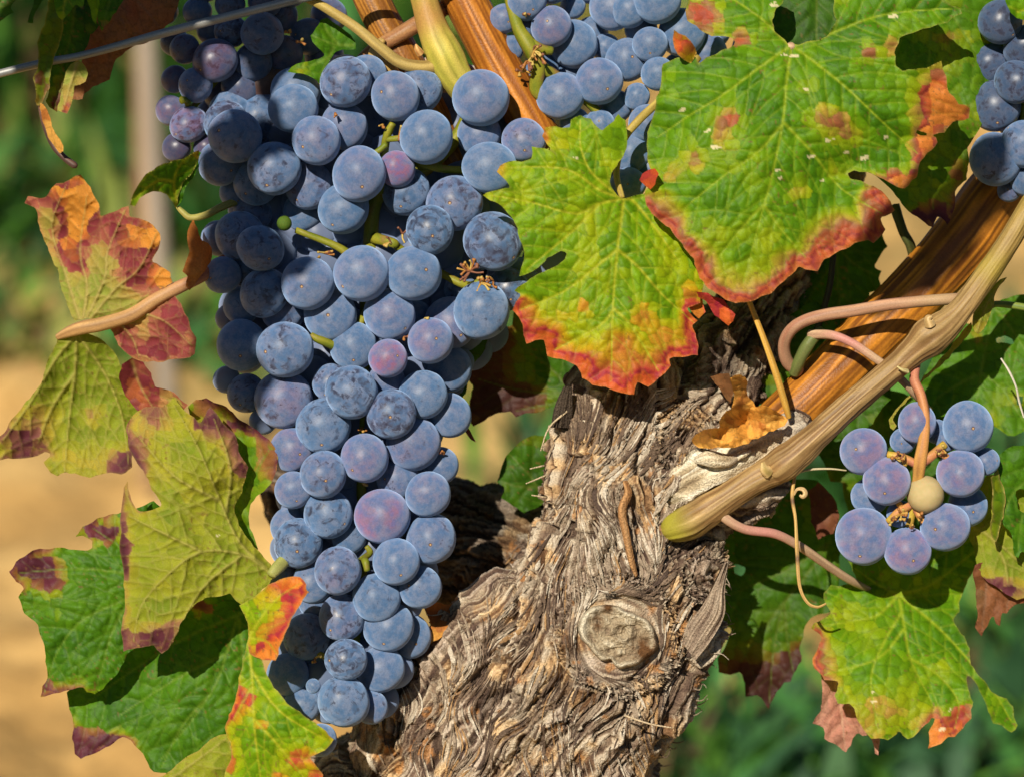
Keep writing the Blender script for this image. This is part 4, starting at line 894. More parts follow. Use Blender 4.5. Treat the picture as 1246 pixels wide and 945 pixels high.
def leaf(label, patches, petiole=None, under=None, group='grapevine leaves', name='vine_leaf', cat='leaf', pcol=None, mats=None, at=None):
    Vs, Fs, Ks = [], [], []; res = []
    for p in patches: res.append(patch(**p))
    o0 = at if at is not None else res[0][0].mean(0)
    root = thing(name, o0, label, cat, group)
    mm = {'under': M_UNDER, 'dry': M_DRY}.get(mats, M_LEAF)
    k = 0; V = []; F = []; K = []
    for (v, f, c, _) in res: V.append(v); F.append(f + k); K.append(c); k += len(v)
    mesh_obj('blade', np.vstack(V), np.vstack(F), mm, root, np.vstack(K))
    if petiole: subt(root, 'petiole', petiole, pcol or PET2, M_STEM, 12, 10, .06, .08)
    return root
cA = (0, 0, .2568); cB = (0, 200, .4233); cC = (0, 480, .4918); cD = (560, 100, .4234); cE = (760, 0, .4233); cF = (840, 330, .3704); cG = (840, 560, .4072)
cH = (540, 360, .2963); cI = (1040, 0, .3174); cJ = (1060, 340, .2962); cK = (820, 300, .2752); cL = (1100, 560, .2540); cQ = (580, 0, .2646)

# the big leaf, upper right
leaf('largest leaf, green with purple blotches and a torn red brown margin, upper right', [dict(crop=cE, step=1.7, seed=11, pal='big', sec=25, cs=14, puck=1.15,
  outline=[(195,-60),(185,0),(175,30),(180,60),(215,85),(250,105),(310,110),(320,125),(300,140),(265,155),(235,165),(212,185),(205,165),(165,165),(110,185),(105,240),(90,280),(70,370),(65,430),(75,490),(90,530),(60,545),(62,590),(90,625),(130,655),(165,700),(200,745),(215,800),(240,830),(290,862),(320,872),(380,860),(420,845),(450,815),(480,790),(500,765),(520,775),(555,780),(575,745),(620,720),(660,700),(700,690),(715,700),(750,660),(735,625),(777,605),(765,580),(740,550),(715,535),(680,520),(650,515),(640,500),(660,490),(690,495),(730,510),(770,530),(805,543),(825,520),(840,510),(845,480),(870,440),(900,410),(895,395),(865,390),(840,385),(830,368),(850,378),(890,388),(920,382),(945,350),(990,340),(993,310),(960,300),(935,270),(925,220),(910,175),(880,190),(830,200),(800,205),(780,190),(775,150),(790,110),(830,95),(880,80),(930,65),(970,40),(965,25),(930,10),(880,-30),(760,-90),(640,-110),(600,-40),(600,20),(610,60),(590,95),(560,115),(500,130),(470,128),(448,105),(430,90),(423,60),(435,25),(455,10),(450,-60),(330,-110)],
  ctrl=[(480,130,-72),(455,350,-92),(400,600,-98),(340,850,-78),(90,400,-70),(75,570,-84),(200,740,-84),(820,430,-62),(700,640,-58),(640,510,-52),(960,320,-40),(910,190,-62),(780,160,-70),(950,40,-66),(240,20,-60),(560,-60,-50),(540,780,-70),(250,300,-88),(680,300,-84)],
  veins=[[(480,130),(465,240),(455,350),(425,500),(395,610),(340,815)],[(480,130),(380,200),(280,275),(190,330),(95,395)],[(480,130),(560,190),(640,255),(740,350),(840,440)],[(480,130),(570,105),(700,55),(800,35),(940,25)],[(470,128),(400,60),(330,10),(250,-40)],[(457,355),(380,440),(280,510),(170,600)],[(459,355),(540,440),(620,540),(740,615)],[(405,585),(350,640),(270,740)],[(400,590),(450,660),(520,740)]],
  base=.10, blobs=[(300,345,46,.48,.8),(275,400,30,.36),(590,340,56,.48,.7),(650,390,44,.38,.7),(505,545,36,.34,.8),(705,155,30,.50),(200,455,36,.42),(140,500,34,.44),(225,50,55,.50),(330,110,26,.5),(905,290,62,.90,1.6),(960,330,40,.9),(860,390,30,.6),(620,490,45,.3,.5),(800,520,60,.80,.5),(860,440,36,.6),(280,690,60,.16),(430,690,60,.2),(640,720,60,.30,.6),(770,130,26,.42)],
  edge=(6,[(90,500,60,.4),(820,500,120,.4)]), bands=[(110,630,90,12),(200,780,120,15),(340,850,150,13),(480,800,110,12),(620,720,130,24),(740,610,90,17)], rim=.35,
  spots=[(460,155,7),(490,160,8),(168,316,9),(240,375,8),(585,405,11),(640,438,7),(685,455,11),(750,395,6),(440,490,9),(446,512,6),(535,450,7),(570,518,7),(522,257,7),(262,425,10),(430,15,12),(770,48,9)])],
  petiole=[(1246*.5+340,90,20,5),(965,70,-40,5),(962,56,-72,5)])
# central leaf
leaf('yellow green central leaf edged with an orange and red band, over the trunk top', [dict(crop=cD, step=1.6, seed=23, pal='auto', sec=25, cs=13, puck=1.1,
  outline=[(345,95),(375,105),(395,130),(408,140),(430,120),(455,92),(475,110),(480,150),(472,205),(455,230),(435,262),(430,285),(440,310),(465,335),(490,330),(545,318),(600,360),(650,420),(690,500),(705,570),(690,635),(650,650),(683,685),(665,700),(685,760),(683,785),(640,790),(600,795),(605,815),(570,850),(540,875),(510,860),(500,897),(440,885),(380,870),(350,850),(335,815),(290,795),(250,787),(240,740),(190,752),(180,700),(150,655),(175,610),(155,600),(190,575),(240,545),(300,510),(307,490),(290,485),(250,505),(215,540),(170,558),(180,520),(182,480),(165,420),(110,350),(65,325),(100,312),(145,305),(128,280),(105,258),(115,240),(140,228),(175,230),(205,220),(205,185),(240,190),(275,208),(250,180),(235,155),(245,130),(260,128),(290,132),(315,130),(318,108)],
  ctrl=[(470,335,-62),(452,480,-78),(440,640,-84),(500,890,-64),(260,780,-66),(170,660,-72),(70,325,-96),(180,540,-84),(350,100,-80),(460,100,-62),(240,160,-86),(540,340,-50),(680,640,-40),(680,780,-46),(600,560,-58),(300,500,-74),(350,330,-84)],
  veins=[[(470,335),(462,400),(452,480),(443,580),(437,690),(433,860)],[(470,335),(400,350),(330,378),(200,345),(85,325)],[(470,335),(420,300),(370,250),(345,180),(345,110)],[(470,335),(400,310),(300,250),(130,245)],[(452,482),(390,530),(300,600),(170,655)],[(452,482),(510,530),(580,610),(670,690)],[(443,650),(400,700),(270,770)],[(440,650),(490,700),(570,830)],[(470,335),(500,345),(560,420),(630,520)],[(400,350),(320,430),(190,540)]],
  base=.15, blobs=[(260,650,60,.16,.7),(350,670,40,.18),(530,680,50,.30,.8),(560,740,40,.2),(640,750,60,.25),(660,630,40,.38),(245,160,14,.5),(120,250,20,.18),(450,760,60,.12,.5),(200,700,30,.2),(360,640,20,.2)],
  edge=(5,[(240,150,30,.4),(110,250,30,.2)]), bands=[(440,850,190,19),(250,760,110,17),(600,780,110,12),(190,670,60,9),(670,680,60,9)], rim=.25, spots=[(335,218,4),(640,82,3)])],
  petiole=[(850,70,10,4.5),(805,120,-14,4.8),(778,146,-28,5),(758,172,-34,4.6),(750,210,-36,4),(757,241,-50,3.5)], pcol=cane_col((.34, .24, .05), (.46, .34, .08)))
leaf('curled green and orange leaf tip above the left lobe of the largest leaf', [dict(crop=cQ, step=1.6, seed=31, pal='auto', base=.3, outline=[(908,138),(930,155),(960,165),(985,190),(1005,220),(1012,245),(985,293),(955,278),(925,252),(910,225),(903,195)], ctrl=[(908,138,-104),(960,170,-96),(1010,245,-72),(985,290,-70),(905,200,-88),(950,230,-98)], blobs=[(935,200,35,.5),(1000,240,20,.3)], edge=(5,[(930,190,80,.3)]), rim=.5, puck=.6)])
leaf('crumpled orange red leaf remnant under the left edge of the largest leaf', [dict(crop=cK, step=1.6, seed=32, pal='auto', base=.72, outline=[(100,200),(150,205),(220,235),(272,300),(262,330),(240,350),(215,330),(180,305),(165,280),(140,240),(110,225)], ctrl=[(150,210,-58),(270,300,-40),(240,345,-36),(165,280,-30)], blobs=[(240,310,40,.15)], puck=.8, wav=1.6), dict(crop=cK, step=1.6, seed=33, pal='auto', base=.6, outline=[(60,180),(110,190),(130,260),(140,290),(110,320),(80,290),(62,265)], ctrl=[(60,180,-40),(130,260,-34),(100,315,-40)], puck=.8)], mats='dry')
leaf('small orange dry curl between the central and the largest leaf', [dict(crop=cQ, step=1.4, seed=34, pal='auto', base=.8, outline=[(748,830),(762,800),(790,782),(820,775),(838,800),(820,850),(800,872),(775,855)], ctrl=[(748,830,-66),(820,780,-98),(800,870,-90),(780,820,-94)], puck=.8, wav=1.2)], mats='dry')
# leaves behind, upper right
leaf('broad green leaf in half shade behind the right side of the largest leaf', [dict(crop=cI, step=2.2, seed=41, pal='back', base=.26, sec=26,
  outline=[(60,-120),(600,-120),(610,100),(560,300),(500,430),(450,540),(430,570),(440,620),(430,690),(385,735),(382,800),(355,862),(320,822),(300,872),(240,832),(180,782),(110,700),(0,640),(-50,500),(-60,200)],
  ctrl=[(330,60,22),(600,0,60),(450,500,34),(350,850,40),(0,600,20),(100,0,20),(-60,300,30),(250,450,14)],
  veins=[[(300,-60),(290,150),(280,400),(300,800)],[(300,-60),(400,100),(520,300)],[(300,-60),(180,150),(60,450)],[(290,250),(380,420),(420,640)]],
  blobs=[(395,640,40,.22),(370,140,60,.3,.5),(400,690,30,.3),(330,830,50,.55),(250,830,40,.4)], edge=(6,[(320,830,120,.4)]))])  # first blob paints the lit yellow patch into the leaf colour
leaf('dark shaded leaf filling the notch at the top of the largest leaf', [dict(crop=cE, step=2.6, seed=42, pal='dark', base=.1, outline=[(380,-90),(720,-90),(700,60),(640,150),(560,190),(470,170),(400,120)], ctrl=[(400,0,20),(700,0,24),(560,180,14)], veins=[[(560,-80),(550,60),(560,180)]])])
leaf('bright green leaf corner at the very top right of the frame', [dict(crop=cI, step=2, seed=43, pal='auto', base=.04, outline=[(575,-30),(700,-60),(800,-20),(760,70),(690,82),(650,78),(620,70),(598,50),(585,25)], ctrl=[(580,0,-50),(760,0,-40),(650,75,-48)], veins=[[(760,-20),(690,20),(620,50)]])])
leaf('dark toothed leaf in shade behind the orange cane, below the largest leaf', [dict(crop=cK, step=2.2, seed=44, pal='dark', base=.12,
  outline=[(500,-120),(900,-130),(945,0),(890,80),(885,90),(918,108),(905,140),(920,190),(880,200),(850,210),(872,245),(830,290),(812,340),(800,372),(772,372),(750,345),(720,330),(690,350),(665,330),(640,300),(600,280),(575,300),(552,290),(550,210),(530,200),(500,60)],
  ctrl=[(560,0,150),(900,0,170),(900,190,160),(780,360,148),(560,290,142)], veins=[[(720,-100),(720,100),(740,330)],[(720,0),(800,80),(900,130)],[(720,60),(640,160),(570,270)]])])
# shaded leaves right of the trunk
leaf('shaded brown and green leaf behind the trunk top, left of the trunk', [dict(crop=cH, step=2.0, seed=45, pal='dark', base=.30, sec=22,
  outline=[(300,40),(280,125),(230,128),(190,140),(175,200),(110,290),(105,350),(125,372),(105,450),(105,500),(122,535),(170,510),(230,478),(275,472),(295,497),(360,480),(440,457),(520,472),(600,440),(680,380),(700,300),(680,150),(560,60),(420,40)],
  ctrl=[(300,100,150),(105,400,158),(120,520,152),(295,490,156),(680,380,144),(600,80,170)], veins=[[(640,300),(560,370),(450,400),(280,380),(140,340)],[(560,370),(480,430),(300,470)],[(520,385),(420,280),(280,180)]],
  blobs=[(170,330,120,.42),(330,430,130,.38,.5),(170,470,90,.5),(240,180,90,.36),(460,310,30,.18),(520,380,120,-.22)], edge=(10,[(150,400,260,.25)]))])
leaf('small dark green rounded leaf left of the trunk against the sand', [dict(crop=cH, step=2.0, seed=46, pal='dark', base=.18, outline=[(218,762),(232,718),(245,680),(270,640),(300,610),(328,588),(355,575),(410,573),(470,640),(450,800),(380,870),(330,890),(285,862),(235,828),(248,800),(250,785)], ctrl=[(220,760,162),(380,580,160),(330,890,166),(450,700,170)], veins=[[(420,880),(370,760),(300,680),(260,640)],[(380,780),(300,780),(240,760)]], blobs=[(350,580,90,.25,.4)])])
leaf('green leaf sliver in shade between the big bunch and the brown leaf', [dict(crop=cH, step=2.0, seed=47, pal='dark', base=.2, outline=[(60,200),(130,180),(180,180),(150,250),(110,290),(98,340),(90,400),(72,430),(60,330)], ctrl=[(60,200,66),(180,180,80),(80,420,70)])])
leaf('brown withered sliver of leaf hanging beside the big bunch over the sand', [dict(crop=cH, step=1.3, seed=49, pal='brown', base=.8, outline=[(78,470),(98,478),(92,520),(112,560),(133,600),(112,590),(85,550),(76,515)], ctrl=[(78,470,40),(130,600,46),(85,550,44)], puck=.3)])
leaf('shaded green leaf with brown pointed tips hanging below the shoot, right of the trunk', [dict(crop=cG, step=2.0, seed=51, pal='dark', base=.22, sec=26,
  outline=[(70,240),(150,120),(250,60),(380,60),(440,160),(445,300),(430,450),(360,470),(338,510),(325,560),(332,600),(300,660),(280,662),(258,690),(235,742),(200,700),(165,705),(152,630),(120,640),(85,632),(82,590),(125,500),(90,490),(50,440),(60,300)],
  ctrl=[(70,300,214),(250,80,230),(440,300,222),(330,600,214),(235,740,208),(85,620,218),(250,400,204)], veins=[[(420,240),(340,350),(280,430),(250,560),(235,725)],[(420,240),(300,320),(120,400)],[(340,350),(250,460),(150,600)],[(280,430),(290,540),(310,640)]],
  blobs=[(240,660,110,.42,.8),(310,590,60,.35),(120,610,60,.28),(200,690,50,.3)], edge=(8,[(200,650,180,.25)]), holes=[[(128,310),(165,318),(155,345),(132,335)]])])
leaf('dark shaded leaf mass behind the small lavender bunch', [dict(crop=cF, step=2.6, seed=52, pal='dark', base=.14, outline=[(430,420),(520,380),(600,385),(700,400),(860,470),(880,640),(820,860),(700,900),(640,880),(560,820),(520,790),(500,690),(460,690),(420,600),(400,500)], ctrl=[(400,450,224),(860,480,216),(820,860,210),(540,800,224),(640,600,206)], veins=[[(620,400),(640,600),(680,860)],[(630,500),(720,640),(820,760)],[(630,500),(540,620),(470,660)]], blobs=[(450,740,90,.5),(590,480,40,.2)])])
leaf('maroon brown shaded leaf scrap right of the hanging dry tendril', [dict(crop=cF, step=2.2, seed=53, pal='brown', base=.6, outline=[(385,720),(420,690),(480,760),(490,800),(470,860),(420,880),(395,820)], ctrl=[(385,720,140),(490,800,144),(420,870,140)])])
leaf('green leaf behind the orange cane and shoot with a lit yellow patch', [dict(crop=cF, step=2.4, seed=54, pal='dark', base=.16, outline=[(180,330),(240,260),(290,180),(400,100),(520,150),(640,280),(660,420),(600,500),(480,560),(360,520),(300,420),(220,420)], ctrl=[(200,350,120),(400,110,128),(640,300,110),(500,550,112)], veins=[[(300,250),(440,380),(580,480)]], blobs=[(250,350,40,.25),(600,490,34,.2)])])
# right edge leaves
leaf('large dark green leaf at the right edge behind the small bunch, with one sunlit corner', [dict(crop=cJ, step=2.0, seed=61, pal='back', base=.14, sec=26,
  outline=[(300,250),(390,180),(430,190),(500,100),(560,78),(640,62),(720,55),(860,100),(900,400),(820,640),(700,650),(640,612),(590,642),(560,640),(520,610),(500,600),(490,565),(400,540),(330,560),(250,570),(190,560),(150,520),(180,480),(210,410)],
  holes=[[(512,238),(548,230),(580,245),(590,272),(560,262),(530,258),(515,268)],[(596,480),(625,478),(620,512),(600,520)]],
  ctrl=[(450,385,131),(300,300,135),(560,80,147),(720,80,135),(860,300,135),(700,640,115),(560,630,111),(250,560,139),(450,520,125)],
  veins=[[(450,385),(470,280),(490,180),(500,110)],[(450,385),(360,430),(270,490),(240,560)],[(450,385),(440,460),(430,530)],[(450,385),(530,440),(600,540),(640,600)],[(500,110),(560,180),(640,300)],[(505,105),(640,115),(760,140)]],
  blobs=[(545,500,110,.24),(430,225,40,.16),(600,300,60,.08)], edge=(5,[(600,560,200,.2)]))], petiole=[(1330,390,40,5),(1246,374,56,4.5),(1215,370,64,4),(1206,372,66,4)], pcol=cane_col((.12, .2, .03), (.22, .28, .05)))
leaf('dark green leaf hanging at the right edge over the pale leaf', [dict(crop=cL, step=2.0, seed=62, pal='back', base=.12,
  outline=[(440,-10),(520,-70),(640,-90),(760,0),(760,380),(640,430),(590,445),(560,432),(548,465),(530,455),(522,420),(520,380),(505,335),(478,312),(452,260),(440,180),(436,90)],
  holes=[[(528,150),(560,132),(600,150),(610,230),(580,252),(545,230)]], ctrl=[(440,0,24),(600,-60,34),(600,440,26),(760,200,44),(450,250,20)], veins=[[(640,-60),(600,100),(560,300),(545,440)],[(610,80),(520,160),(470,280)]]),
  dict(crop=cL, step=1.8, seed=63, pal='back', base=.36, outline=[(415,80),(450,40),(470,110),(487,200),(478,270),(455,340),(440,390),(422,372),(415,300),(420,200)], ctrl=[(415,80,6),(487,200,14),(440,390,8),(420,250,-2)], rim=.9, veins=[[(450,50),(478,200),(440,380)]])])
leaf('pale yellow green leaf with a rosy band at its tip, low on the right edge', [dict(crop=cL, step=2.0, seed=64, pal='olive', base=.06, under=True,
  outline=[(300,320),(330,150),(400,70),(500,40),(660,60),(760,200),(740,600),(620,640),(585,655),(540,667),(490,640),(455,612),(430,595),(400,580),(380,560),(350,500),(340,440)],
  ctrl=[(330,300,40),(500,60,54),(740,300,50),(540,660,28),(360,520,36),(480,400,34)], veins=[[(300,290),(420,370),(560,490),(640,560)],[(420,370),(480,480),(500,600)],[(360,330),(460,260),(560,200)]], blobs=[(470,600,90,.52,.5),(560,630,80,.5,.5),(400,560,50,.4)])], mats='under')
leaf('folded brown maroon leaf with jagged tips under the pale right edge leaf', [dict(crop=cL, step=2.0, seed=65, pal='brown', base=.55,
  outline=[(340,500),(400,480),(600,560),(700,640),(640,660),(600,668),(575,682),(530,690),(505,712),(490,735),(478,712),(465,745),(460,792),(440,780),(430,735),(412,760),(400,792),(372,842),(355,820),(340,798),(352,720),(345,620),(328,540)],
  ctrl=[(340,520,50),(600,600,58),(370,830,50),(460,780,56)], blobs=[(345,640,40,-.6)], veins=[[(400,500),(390,650),(370,830)],[(430,520),(500,620),(490,720)]], wav=1.4)], mats='dry')
# bottom right leaf under the small bunch
leaf('bright green leaf under the small lavender bunch, lower right', [dict(crop=cG, step=1.7, seed=71, pal='big', base=.10, sec=25, cs=13,
  outline=[(470,295),(490,310),(560,280),(640,270),(700,240),(780,225),(850,215),(868,240),(850,280),(875,290),(860,310),(845,330),(820,380),(802,424),(805,450),(785,474),(800,500),(819,524),(835,560),(838,608),(860,640),(900,690),(945,710),(965,735),(978,790),(960,812),(930,790),(905,785),(890,750),(870,700),(850,660),(828,640),(830,680),(845,720),(840,770),(815,800),(790,825),(770,825),(750,845),(710,860),(712,810),(740,735),(720,770),(700,790),(680,812),(650,832),(625,805),(590,835),(540,830),(510,790),(495,762),(490,740),(475,725),(440,725),(430,700),(445,660),(400,655),(370,620),(365,590),(385,545),(395,530),(360,500),(370,485),(420,455),(405,430),(398,395),(420,370),(445,375),(500,365),(485,330)],
  ctrl=[(622,400,113),(500,310,119),(860,240,129),(400,400,97),(370,500,77),(370,600,61),(600,640,52),(540,820,40),(700,800,50),(830,780,59),(970,790,73),(820,450,119),(760,560,87)],
  veins=[[(622,400),(640,500),(660,600),(720,720),(725,760)],[(622,400),(560,460),(480,480),(380,495)],[(622,400),(720,480),(800,560),(900,680),(960,780)],[(622,400),(720,370),(850,270)],[(622,400),(560,370),(490,320)],[(632,450),(580,540),(540,650),(560,810)],[(640,500),(560,590),(400,640)],[(655,590),(740,640),(800,720),(790,800)]],
  blobs=[(395,600,40,.45,1.4),(450,650,60,.22),(640,740,110,.20,.6),(550,780,70,.2),(460,460,50,.14),(740,620,30,.1),(815,760,30,.65,1.4),(760,800,40,.6),(725,830,30,.7),(380,510,24,.3),(540,540,60,.1)],
  edge=(6,[(380,580,90,.5),(760,820,90,.45),(560,830,120,.14)]), rim=.3, spots=[(545,690,5),(548,720,4),(770,745,6),(755,800,9),(620,505,3)])],
  petiole=[(868,612,6,6),(880,628,-4,6),(906,643,0,5.6),(943,649,10,5.6),(973,664,30,5.6),(1008,688,58,5.4),(1036,706,80,5),(1062,718,112,3.5),(1092,724,118,2.5)], pcol=PET2)
leaf('faded pinkish brown leaf tip behind the bright lower right leaf', [dict(crop=cG, step=1.8, seed=72, pal='rose', base=.2, outline=[(385,600),(470,600),(520,700),(560,800),(562,880),(552,875),(543,835),(530,820),(515,822),(500,812),(485,830),(480,850),(465,872),(445,855),(430,845),(400,830),(398,798),(365,785),(375,765),(390,748)], ctrl=[(385,620,94),(560,820,100),(465,870,90)], veins=[[(430,620),(450,740),(462,860)],[(440,690),(500,760),(550,860)]], blobs=[(480,740,60,.3)])], mats='dry')
# left side
PETL = cane_col((.36, .19, .07), (.52, .31, .12), [(.0, .35, (.40, .14, .11))])
leaf('pink and green leaf with orange tips on the long stalk, left of the big bunch', [dict(crop=cB, step=1.6, seed=81, pal='pink', base=.26, under=True, sec=21, cs=12, puck=1.3,
  outline=[(70,112),(80,92),(105,96),(130,95),(145,72),(162,55),(180,54),(200,45),(215,34),(232,30),(250,55),(265,80),(285,115),(288,152),(315,140),(350,125),(370,120),(372,150),(400,155),(440,175),(460,200),(455,245),(435,280),(465,295),(490,310),(497,340),(470,360),(500,372),(520,400),(540,440),(565,500),(560,545),(530,558),(500,560),(470,568),(440,565),(410,566),(380,555),(355,535),(340,520),(310,465),(250,440),(215,450),(200,420),(190,390),(170,335),(165,300),(140,250),(125,215),(115,190),(108,140),(100,125)],
  ctrl=[(230,450,-10),(80,110,30),(160,90,6),(230,40,-20),(200,220,26),(290,160,-14),(370,140,-34),(455,220,-38),(490,330,-30),(560,520,-40),(440,560,-24),(330,500,-4),(170,330,14),(320,320,-26)],
  veins=[[(235,465),(215,400),(190,320),(150,180),(190,60)],[(240,462),(300,330),(310,250),(360,130)],[(245,462),(330,360),(400,300),(450,200)],[(250,466),(380,430),(470,450),(550,520)],[(235,465),(250,350),(230,250),(250,90)],[(330,440),(380,500),(400,555)]],
  blobs=[(240,90,60,.72),(160,90,50,.40),(220,190,55,.62,1.2),(230,290,40,.4),(340,190,60,.35),(430,200,50,.66),(470,320,36,.68),(370,260,60,.36),(400,330,70,.40,.6),(500,450,90,.40,1.1),(440,540,90,.34,.5),(350,500,50,.3),(180,330,60,-.1),(80,105,20,.4),(190,260,40,.3)],
  edge=(7,[(240,80,140,.3),(420,180,130,.25),(520,480,130,.2),(110,150,90,.25)]), rim=.3),
  dict(crop=cB, step=1.8, seed=82, pal='olive', base=.02, under=True, sec=24,
  outline=[(165,500),(190,485),(215,480),(250,485),(300,510),(325,535),(340,560),(385,640),(400,720),(378,770),(382,830),(380,870),(350,890),(320,885),(290,890),(260,900),(230,893),(200,888),(190,883),(165,895),(145,885),(125,855),(150,832),(130,825),(95,840),(60,845),(0,850),(-40,845),(-30,800),(0,780),(20,760),(45,720),(75,680),(110,640),(130,590),(150,540)],
  ctrl=[(200,490,1),(380,640,39),(400,720,45),(380,880,27),(200,890,33),(0,840,15),(0,780,1),(110,640,5),(230,700,43)],
  veins=[[(220,490),(215,600),(200,720),(185,880)],[(220,490),(160,560),(90,680),(10,790)],[(225,492),(300,600),(350,720),(370,860)],[(215,600),(150,700),(110,800)]],
  blobs=[(110,730,60,.42),(60,800,70,.62,.7),(265,720,28,.6),(340,850,60,.30),(250,620,130,-.06),(200,860,60,.15),(360,860,40,.5),(260,850,90,.16,.5),(230,800,80,.1)],
  edge=(7,[(60,830,120,.5),(370,870,60,.4),(120,830,60,.4)]), rim=.35)],
  petiole=[(290,310,40,7),(262,322,10,7),(250,334,-16,7),(215,351,-22,8),(190,364,-24,8),(160,383,-22,8.5),(125,394,-16,8.5),(100,399,-10,8.5),(84,404,-4,7),(70,410,4,4)], pcol=PETL, mats='under')
leaf('dark red folded leaf between the pink leaf and the pale leaf, left side', [dict(crop=cB, step=1.8, seed=83, pal='pink', base=.80, outline=[(343,600),(350,575),(380,556),(412,568),(435,600),(446,640),(500,655),(540,690),(520,715),(470,722),(440,700),(400,712),(370,675),(350,640)], ctrl=[(345,600,-8),(400,560,-18),(440,640,-4),(540,690,-10),(400,710,14),(380,620,10)], veins=[[(380,565),(400,630),(440,700)]], blobs=[(500,680,50,-.3),(400,580,30,-.12)], puck=.9)])
leaf('green leaf with red spotted margin behind the pale leaf, beside the big bunch', [dict(crop=cC, step=2.0, seed=84, pal='back', base=.22,
  outline=[(465,30),(485,12),(510,8),(550,25),(590,60),(620,78),(640,90),(665,110),(680,130),(688,155),(685,185),(675,210),(660,230),(635,250),(620,270),(615,300),(618,330),(640,385),(600,360),(560,300),(500,200),(470,100)],
  ctrl=[(470,30,16),(590,60,10),(685,150,-14),(620,270,0),(640,380,10),(540,200,24)], veins=[[(640,400),(600,260),(570,140),(520,30)],[(600,260),(640,180),(670,130)]], blobs=[(650,130,40,.34),(600,75,40,.5,.6),(500,18,40,.4),(665,180,30,.25)], edge=(6,[(600,60,100,.5),(680,150,80,.25)]))])
leaf('large green back leaf with purple corners behind the pale leaf, lower left', [dict(crop=cC, step=1.9, seed=85, pal='back', base=.12, sec=26, puck=1.3,
  outline=[(165,735),(210,700),(300,620),(400,460),(500,470),(570,480),(620,520),(640,600),(620,680),(600,760),(580,860),(520,900),(450,945),(400,935),(380,932),(360,900),(345,878),(325,855),(305,845),(280,862),(260,872),(225,890),(200,900),(185,888),(178,850),(180,800),(170,765)],
  ctrl=[(170,760,85),(200,900,77),(300,640,95),(500,480,85),(620,600,73),(580,850,61),(400,930,65),(400,700,63),(520,640,55)],
  veins=[[(590,540),(560,640),(520,740),(400,900)],[(600,540),(460,600),(330,680),(190,780)],[(520,740),(450,820),(400,920)],[(560,640),(440,700),(300,790)],[(590,540),(600,700),(560,860)]],
  blobs=[(210,860,60,.62,.7),(270,850,40,.5,.5),(500,520,30,.55,.6),(330,860,30,.2)], edge=(6,[(220,870,120,.4)])),
  dict(crop=cC, step=1.9, seed=86, pal='back', base=.12, sec=26, puck=1.4,
  outline=[(22,437),(40,412),(60,400),(80,385),(100,380),(135,378),(170,382),(200,384),(228,380),(228,360),(205,348),(183,352),(205,325),(240,305),(270,296),(300,290),(380,262),(420,300),(430,400),(400,560),(315,640),(300,670),(280,700),(255,728),(235,740),(215,735),(205,722),(180,728),(160,732),(135,738),(100,747),(105,720),(118,700),(112,660),(110,620),(95,570),(75,552),(60,540),(45,500),(60,478),(40,462)],
  ctrl=[(25,437,39),(100,385,47),(230,370,45),(300,290,51),(420,350,59),(300,660,27),(235,735,29),(105,740,35),(60,520,43),(200,520,21)],
  veins=[[(400,470),(300,510),(200,560),(140,640),(110,735)],[(400,470),(300,440),(180,430),(50,440)],[(330,495),(280,580),(240,720)],[(350,450),(300,380),(230,330)]],
  blobs=[(80,425,60,.66,.6),(110,450,44,.55),(240,330,40,.55,.7),(285,345,30,.55),(160,730,60,.28,.4),(110,730,24,.4)], edge=(6,[(80,420,90,.4),(150,735,110,.3),(240,320,80,.3)]))])
leaf('pale yellow green leaf underside with purple edges, in front at lower left', [dict(crop=cC, step=1.6, seed=87, pal='olive', base=.10, under=True, sec=24, cs=13, puck=1.5,
  outline=[(430,5),(445,25),(455,38),(480,55),(495,72),(508,50),(520,30),(535,45),(545,60),(580,95),(590,125),(595,150),(615,180),(605,215),(600,240),(585,265),(580,290),(590,320),(600,335),(620,362),(640,385),(670,418),(678,450),(665,470),(650,480),(630,505),(600,520),(585,510),(570,490),(545,498),(520,500),(500,508),(480,520),(462,540),(450,560),(440,590),(430,610),(415,630),(400,640),(388,630),(380,618),(350,625),(305,635),(302,600),(303,560),(305,470),(300,400),(300,340),(303,260),(306,230),(316,213),(318,235),(325,260),(345,288),(375,285),(400,275),(385,245),(370,220),(340,170),(318,130),(312,90),(318,65),(330,50),(350,36),(370,30),(400,32),(418,20)],
  ctrl=[(665,440,-34),(560,390,-52),(430,20,-30),(330,90,-36),(600,160,-44),(590,290,-30),(400,280,-60),(305,260,-26),(303,500,-30),(310,630,-48),(400,640,-60),(560,495,-46),(430,460,-72),(480,180,-66)],
  veins=[[(668,440),(600,395),(500,388),(420,440),(350,520),(330,610)],[(660,430),(590,360),(540,250),(490,130),(430,25)],[(600,395),(500,480),(420,620)],[(560,290),(570,180),(530,60)],[(540,260),(430,200),(330,90)],[(500,388),(400,340),(320,300)]],
  blobs=[(340,150,34,.40,2.0),(385,50,40,.44),(520,75,36,.55,1.3),(575,130,36,.40,1.6),(340,600,60,.52,.6),(400,600,44,.48),(308,400,16,.6,8.0),(605,185,20,.5),(430,570,24,.3),(480,60,20,.3)],
  edge=(6,[(340,120,90,.5),(560,110,110,.45),(350,610,110,.45),(300,400,40,.7),(305,300,90,.5)]), rim=.25, spots=[(538,348,6)])],
  petiole=[(366,668,30,9),(352,676,-6,8),(338,690,-26,8),(330,699,-34,6)], pcol=cane_col((.30, .32, .08), (.44, .42, .14)), mats='under')
